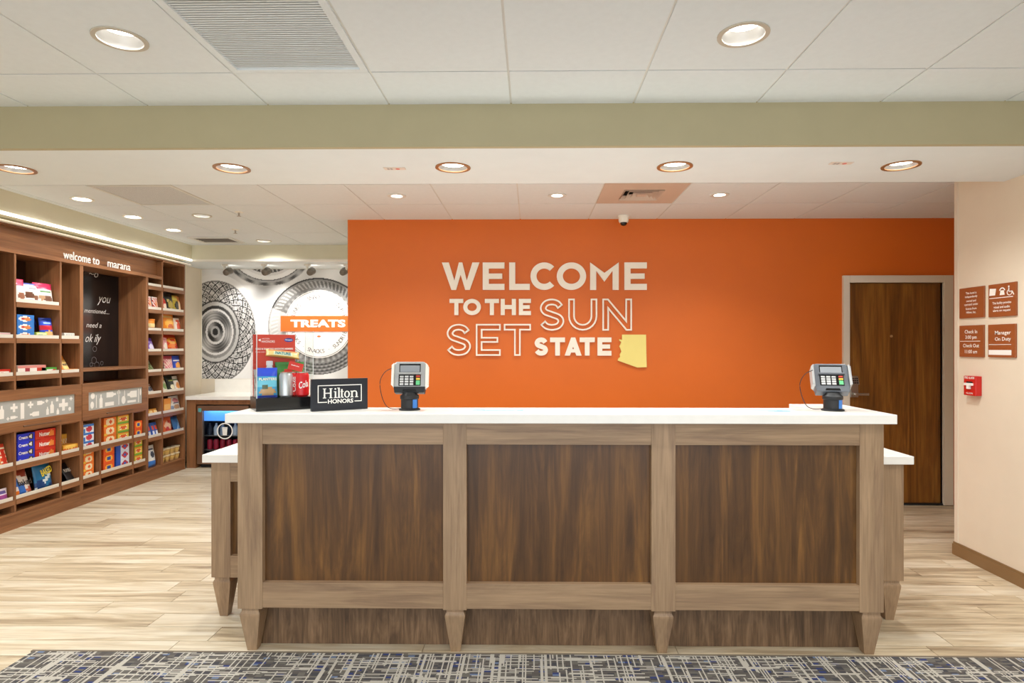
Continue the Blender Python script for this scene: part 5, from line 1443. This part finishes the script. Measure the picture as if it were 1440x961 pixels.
# honours sign block
hx, hy = at(437.7, 579.7, 2.91)[0], 2.91
ang_h = R(31)
dirx = Vector((math.cos(ang_h), math.sin(ang_h), 0)); diry = Vector((-math.sin(ang_h), math.cos(ang_h), 0))
SW, SH = .272, .154
c1 = Vector((hx, hy, ZC)) + dirx * SW / 2 + diry * .012
hs = thing('counter_sign', 'black block sign with white Hilton Honors lettering in a frame', 'sign', tuple(c1), ang_h)
MB().box(-SW/2, SW/2, -.012, .012, 0, SH).build('block', M_NAVY, hs, world=False, bevel=.001)
M = face_front((0, -.0125, 0)); kx = SW / 545.0      # crop pixels of the photo
def sp(a, b): return ((a - 940) * kx, (890 - b) * kx * 1.0)
mb = MB(); x0, zt_ = sp(735, 640); x1, zb__ = sp(1152, 810); q = .0042
x0 -= .004
for r_ in ((x0, zb__, x0 + q, zt_), (x1 - q, zb__, x1, zt_), (x0, zt_ - q, x1, zt_), (x0, zb__, sp(815, 0)[0], zb__ + q), (sp(1080, 0)[0], zb__, x1, zb__ + q)):
    mb.prism([(r_[0], r_[1]), (r_[2], r_[1]), (r_[2], r_[3]), (r_[0], r_[3])], 0, .0004, M=M)
mb.build('frame_line', M_INK, hs, world=False)
# slab serif word
mb = MB()
def bar(x0, z0, x1, z1): mb.prism([(x0, z0), (x1, z0), (x1, z1), (x0, z1)], 0, .0004, M=M)
Lx0 = sp(770, 0)[0]; Lw = sp(1118, 0)[0] - Lx0; zb2 = sp(0, 768)[1]; cap = sp(0, 672)[1] - zb2; xh = cap * .68; st2 = .0075; se = .0035
u = Lw / 100.0
def stem(xc, z1, foot=True, head=False):
    bar(xc - st2/2, zb2, xc + st2/2, zb2 + z1)
    if foot: bar(xc - st2*1.05, zb2, xc + st2*1.05, zb2 + se)
    if head == 2: bar(xc - st2*1.05, zb2 + z1 - se, xc + st2*1.05, zb2 + z1)
    elif head: bar(xc - st2*1.05, zb2 + z1 - se, xc, zb2 + z1)
stem(Lx0 + 6*u, cap, True, 2); stem(Lx0 + 23*u, cap, True, 2); bar(Lx0 + 6*u, zb2 + cap*.46, Lx0 + 23*u, zb2 + cap*.56)
stem(Lx0 + 36*u, xh, True, 1); mb.prism([(Lx0 + 35.6*u + .0042*math.cos(a), zb2 + cap*.92 + .0042*math.sin(a)) for a in ang[::5]], 0, .0004, M=M)
stem(Lx0 + 45.5*u, cap*1.04, True, 1)
bar(Lx0 + 53.5*u - st2/2, zb2 + .003, Lx0 + 53.5*u + st2/2, zb2 + cap*.88); bar(Lx0 + 50*u, zb2 + xh - se, Lx0 + 58.5*u, zb2 + xh); bar(Lx0 + 53*u, zb2, Lx0 + 58.5*u, zb2 + se*1.2)
oc = (Lx0 + 68*u, zb2 + xh/2); orx, orz = 8*u, xh/2 + .0008
mb.ribbon([(oc[0] + orx*math.cos(a), oc[1] + orz*math.sin(a)) for a in ang], [(oc[0] + (orx - .0068)*math.cos(a), oc[1] + (orz - .0042)*math.sin(a)) for a in ang], 0, .0004, closed=True, M=M)
stem(Lx0 + 82*u, xh, True, 1); stem(Lx0 + 95*u, xh*.72, True, False)
pa = [(Lx0 + 82*u, zb2 + xh*.78), (Lx0 + 86*u, zb2 + xh*.93), (Lx0 + 90*u, zb2 + xh*.95), (Lx0 + 93.6*u, zb2 + xh*.88), (Lx0 + 95*u, zb2 + xh*.68)]
A, B = offset_rows(catmull(pa, 4), .0028); mb.ribbon(A, B, 0, .0004, M=M)
mb.build('serif_lettering', M_INK, hs, world=False, kind='stuff')
zc_ = sp(0, 800)[1]
MB().text('HONORS', face_front((0, -.0129, 0)), (sp(823, 0)[0] + sp(1068, 0)[0]) / 2, zc_, w=sp(1068, 0)[0] - sp(823, 0)[0], h=.021, bold=.03).build('lettering', M_INK, hs, world=False, flat=True)

# payment terminals
def terminal(label, px, pyb, Y, rz, tilt, shell, cable_side=-1):
    X, _ = at(px, pyb, Y)
    t = thing('payment_terminal', label, 'payment terminal', (X, Y, ZC), rz, 'payment terminals on the counter')
    MB().lathe([(.052, 0), (.052, .006), (.046, .009)], 24).build('base_plate', M_BLACKM, t, world=False, smooth=True)
    MB().lathe([(.042, .009), (.042, .052), (.046, .056), (.046, .07), (.036, .078), (.03, .088)], 24).build('stand_post', M_BLACKM, t, world=False, smooth=True)
    A = [(.0435*math.cos(R(a)), .0435*math.sin(R(a))) for a in range(-62, -22, 5)]; B = [(.0415*math.cos(R(a)), .0415*math.sin(R(a))) for a in range(-62, -22, 5)]
    MB().ribbon(A, B, .012, .058).build('blue_tab', mat('blue_tab', (52, 118, 196), .4), t, world=False)
    # tilted head: local frame with z up the face, -y out of it
    Mt = Matrix.Translation((0, .012, .088)) @ Matrix.Rotation(tilt, 4, 'X')
    w2, hh = .079, .148
    prof = [(-w2 + .012, 0), (w2 - .012, 0), (w2, .018), (w2, hh - .012), (w2 - .01, hh), (-w2 + .01, hh), (-w2, hh - .012), (-w2, .018)]
    Mf = Mt @ basis((1, 0, 0), (0, 0, 1), (0, -1, 0), (0, 0, 0))
    head = MB().prism(prof, -.03, .022, M=Mf).build('housing', shell, t, world=False, bevel=.005)
    MB().prism([(-w2 + .006, -.008), (w2 - .006, -.008), (w2 - .002, .022), (-w2 + .002, .022)], -.026, .026, M=Mf).build('lower_shell', M_BLACKM if shell is M_SILVER else M_GREY, t, world=False, bevel=.003)
    for s in (-1, 1):
        MB().prism([(s*(w2 - .002), .02), (s*(w2 + .010), .03), (s*(w2 + .010), hh - .02), (s*(w2 - .002), hh - .008)], -.028, .034, M=Mf).build('side_guard', M_SILVER if shell is M_GREY else M_TRIMW, t, world=False, bevel=.002)
    # screen window and keypad well
    MB().prism([(-.052, .094), (.052, .094), (.052, .136), (-.052, .136)], .0222, .0235, M=Mf).build('screen_bezel', M_BLACK, t, world=False)
    MB().prism([(-.048, .095), (.048, .095), (.048, .128), (-.048, .128)], .0236, .0242, M=Mf).build('screen', mat('screen_grey', (150, 154, 158), .25), t, world=False)
    MB().prism([(-.054, .026), (.054, .026), (.054, .082), (-.054, .082)], .0222, .0235, M=Mf).build('keypad_well', M_BLACK, t, world=False)
    MB().prism([(-.06, .083), (.06, .083), (.056, .091), (-.056, .091)], .022, .036, M=Mf).build('keypad_hood', shell, t, world=False, bevel=.002)
    mb = MB()
    for i in range(3):
        for j in range(4):
            xx, yy = -.039 + i * .024, .034 + j * .0125
            mb.prism([(xx - .009, yy - .0045), (xx + .009, yy - .0045), (xx + .009, yy + .0045), (xx - .009, yy + .0045)], .0235, .026, M=Mf)
    mb.build('number_keys', mat('key_grey', (206, 206, 204), .4), t, world=False, kind='stuff')
    for yy, h_, cc in ((.0735, .0045, ('key_red', (206, 66, 44))), (.060, .0045, ('key_yellow', (232, 196, 70))), (.041, .0105, ('key_green', (104, 200, 134)))):
        MB().prism([(.031, yy - h_), (.05, yy - h_), (.05, yy + h_), (.031, yy + h_)], .0235, .026, M=Mf).build(cc[0], mat(cc[0], cc[1], .4), t, world=False)
    MB().prism([(-.034, -.003), (.034, -.003), (.03, .008), (-.03, .008)], .0262, .028, M=Mf).build('card_slot', M_BLACK, t, world=False)
    a = Mt @ Vector((-w2 - .008, -.01, hh * .8)); b = Mt @ Vector((-w2 - .008, -.0, hh * .45))
    P = catmull([tuple(a)[0:2] + (a.z,)] and [(a.x, a.z), (a.x - .035, a.z - .02), (a.x - .058, a.z - .065), (a.x - .052, .075), (a.x - .03, .022), (a.x + .0, .005), (-.048, .006)], 6)
    MB().tube([(p[0], .01, p[1]) for p in P], .0018, 8).build('cable', M_BLACKM, t, world=False)
    return t
terminal('silver payment terminal on a black stand before the orange wall', 576, 577, 3.0, R(4), R(-14), M_SILVER)
terminal('dark grey payment terminal on a black stand in front of the door', 1171, 577, 3.0, R(-15), R(-30), M_GREY)
# printed blue sheets lying on the top
def sheet(label, px0, px1, Y, ops):
    a, _ = at(px0, 577, Y); b, _ = at(px1, 577, Y)
    w_ = b - a
    mb = MB(); n, m = 24, 8; d = .13
    fn = paint(ops)
    for j in range(m):
        for i in range(n):
            x0, x1, y0, y1 = -w_/2 + w_*i/n, -w_/2 + w_*(i+1)/n, -d/2 + d*j/m, -d/2 + d*(j+1)/m
            mb.add([(x0, y0, .0012), (x1, y0, .0012), (x1, y1, .0012), (x0, y1, .0012)], [(0, 1, 2, 3)], fn((i+.5)/n, (j+.5)/m))
    mb.add([(-w_/2, -d/2, 0), (w_/2, -d/2, 0), (w_/2, d/2, 0), (-w_/2, d/2, 0), (-w_/2, -d/2, .0012), (w_/2, -d/2, .0012), (w_/2, d/2, .0012), (-w_/2, d/2, .0012)], [(0,3,2,1),(0,1,5,4),(1,2,6,5),(2,3,7,6),(3,0,4,7)], '#e8eef4')
    o = merge(mb.build('printed_sheet', M_PRINT, flat=True)); o.location = ((a + b) / 2, Y, ZC); o.rotation_euler = (0, 0, R(-1.5))
    tag(o, label, 'sheet', 'printed sheets on the counter')
BL = ['#f6f8fa', ('e',.62,.5,.42,.36,'#7ab4dc'), ('e',.62,.55,.3,.22,'#bcdcf0'), ('r',.28,.3,.42,.7,'#8aa8dc'), ('r',.0,.55,.3,.65,'#aab0c4')]
sheet('white sheet with blue oval print lying on the counter, middle', 640, 740, 2.985, BL)
sheet('white sheet with pale blue print lying on the counter, nearer the door', 1030, 1117, 2.985, ['#f4f6fa', ('e',.62,.5,.38,.34,'#a4ccec'), ('e',.75,.3,.22,.14,'#5c9cd0')])
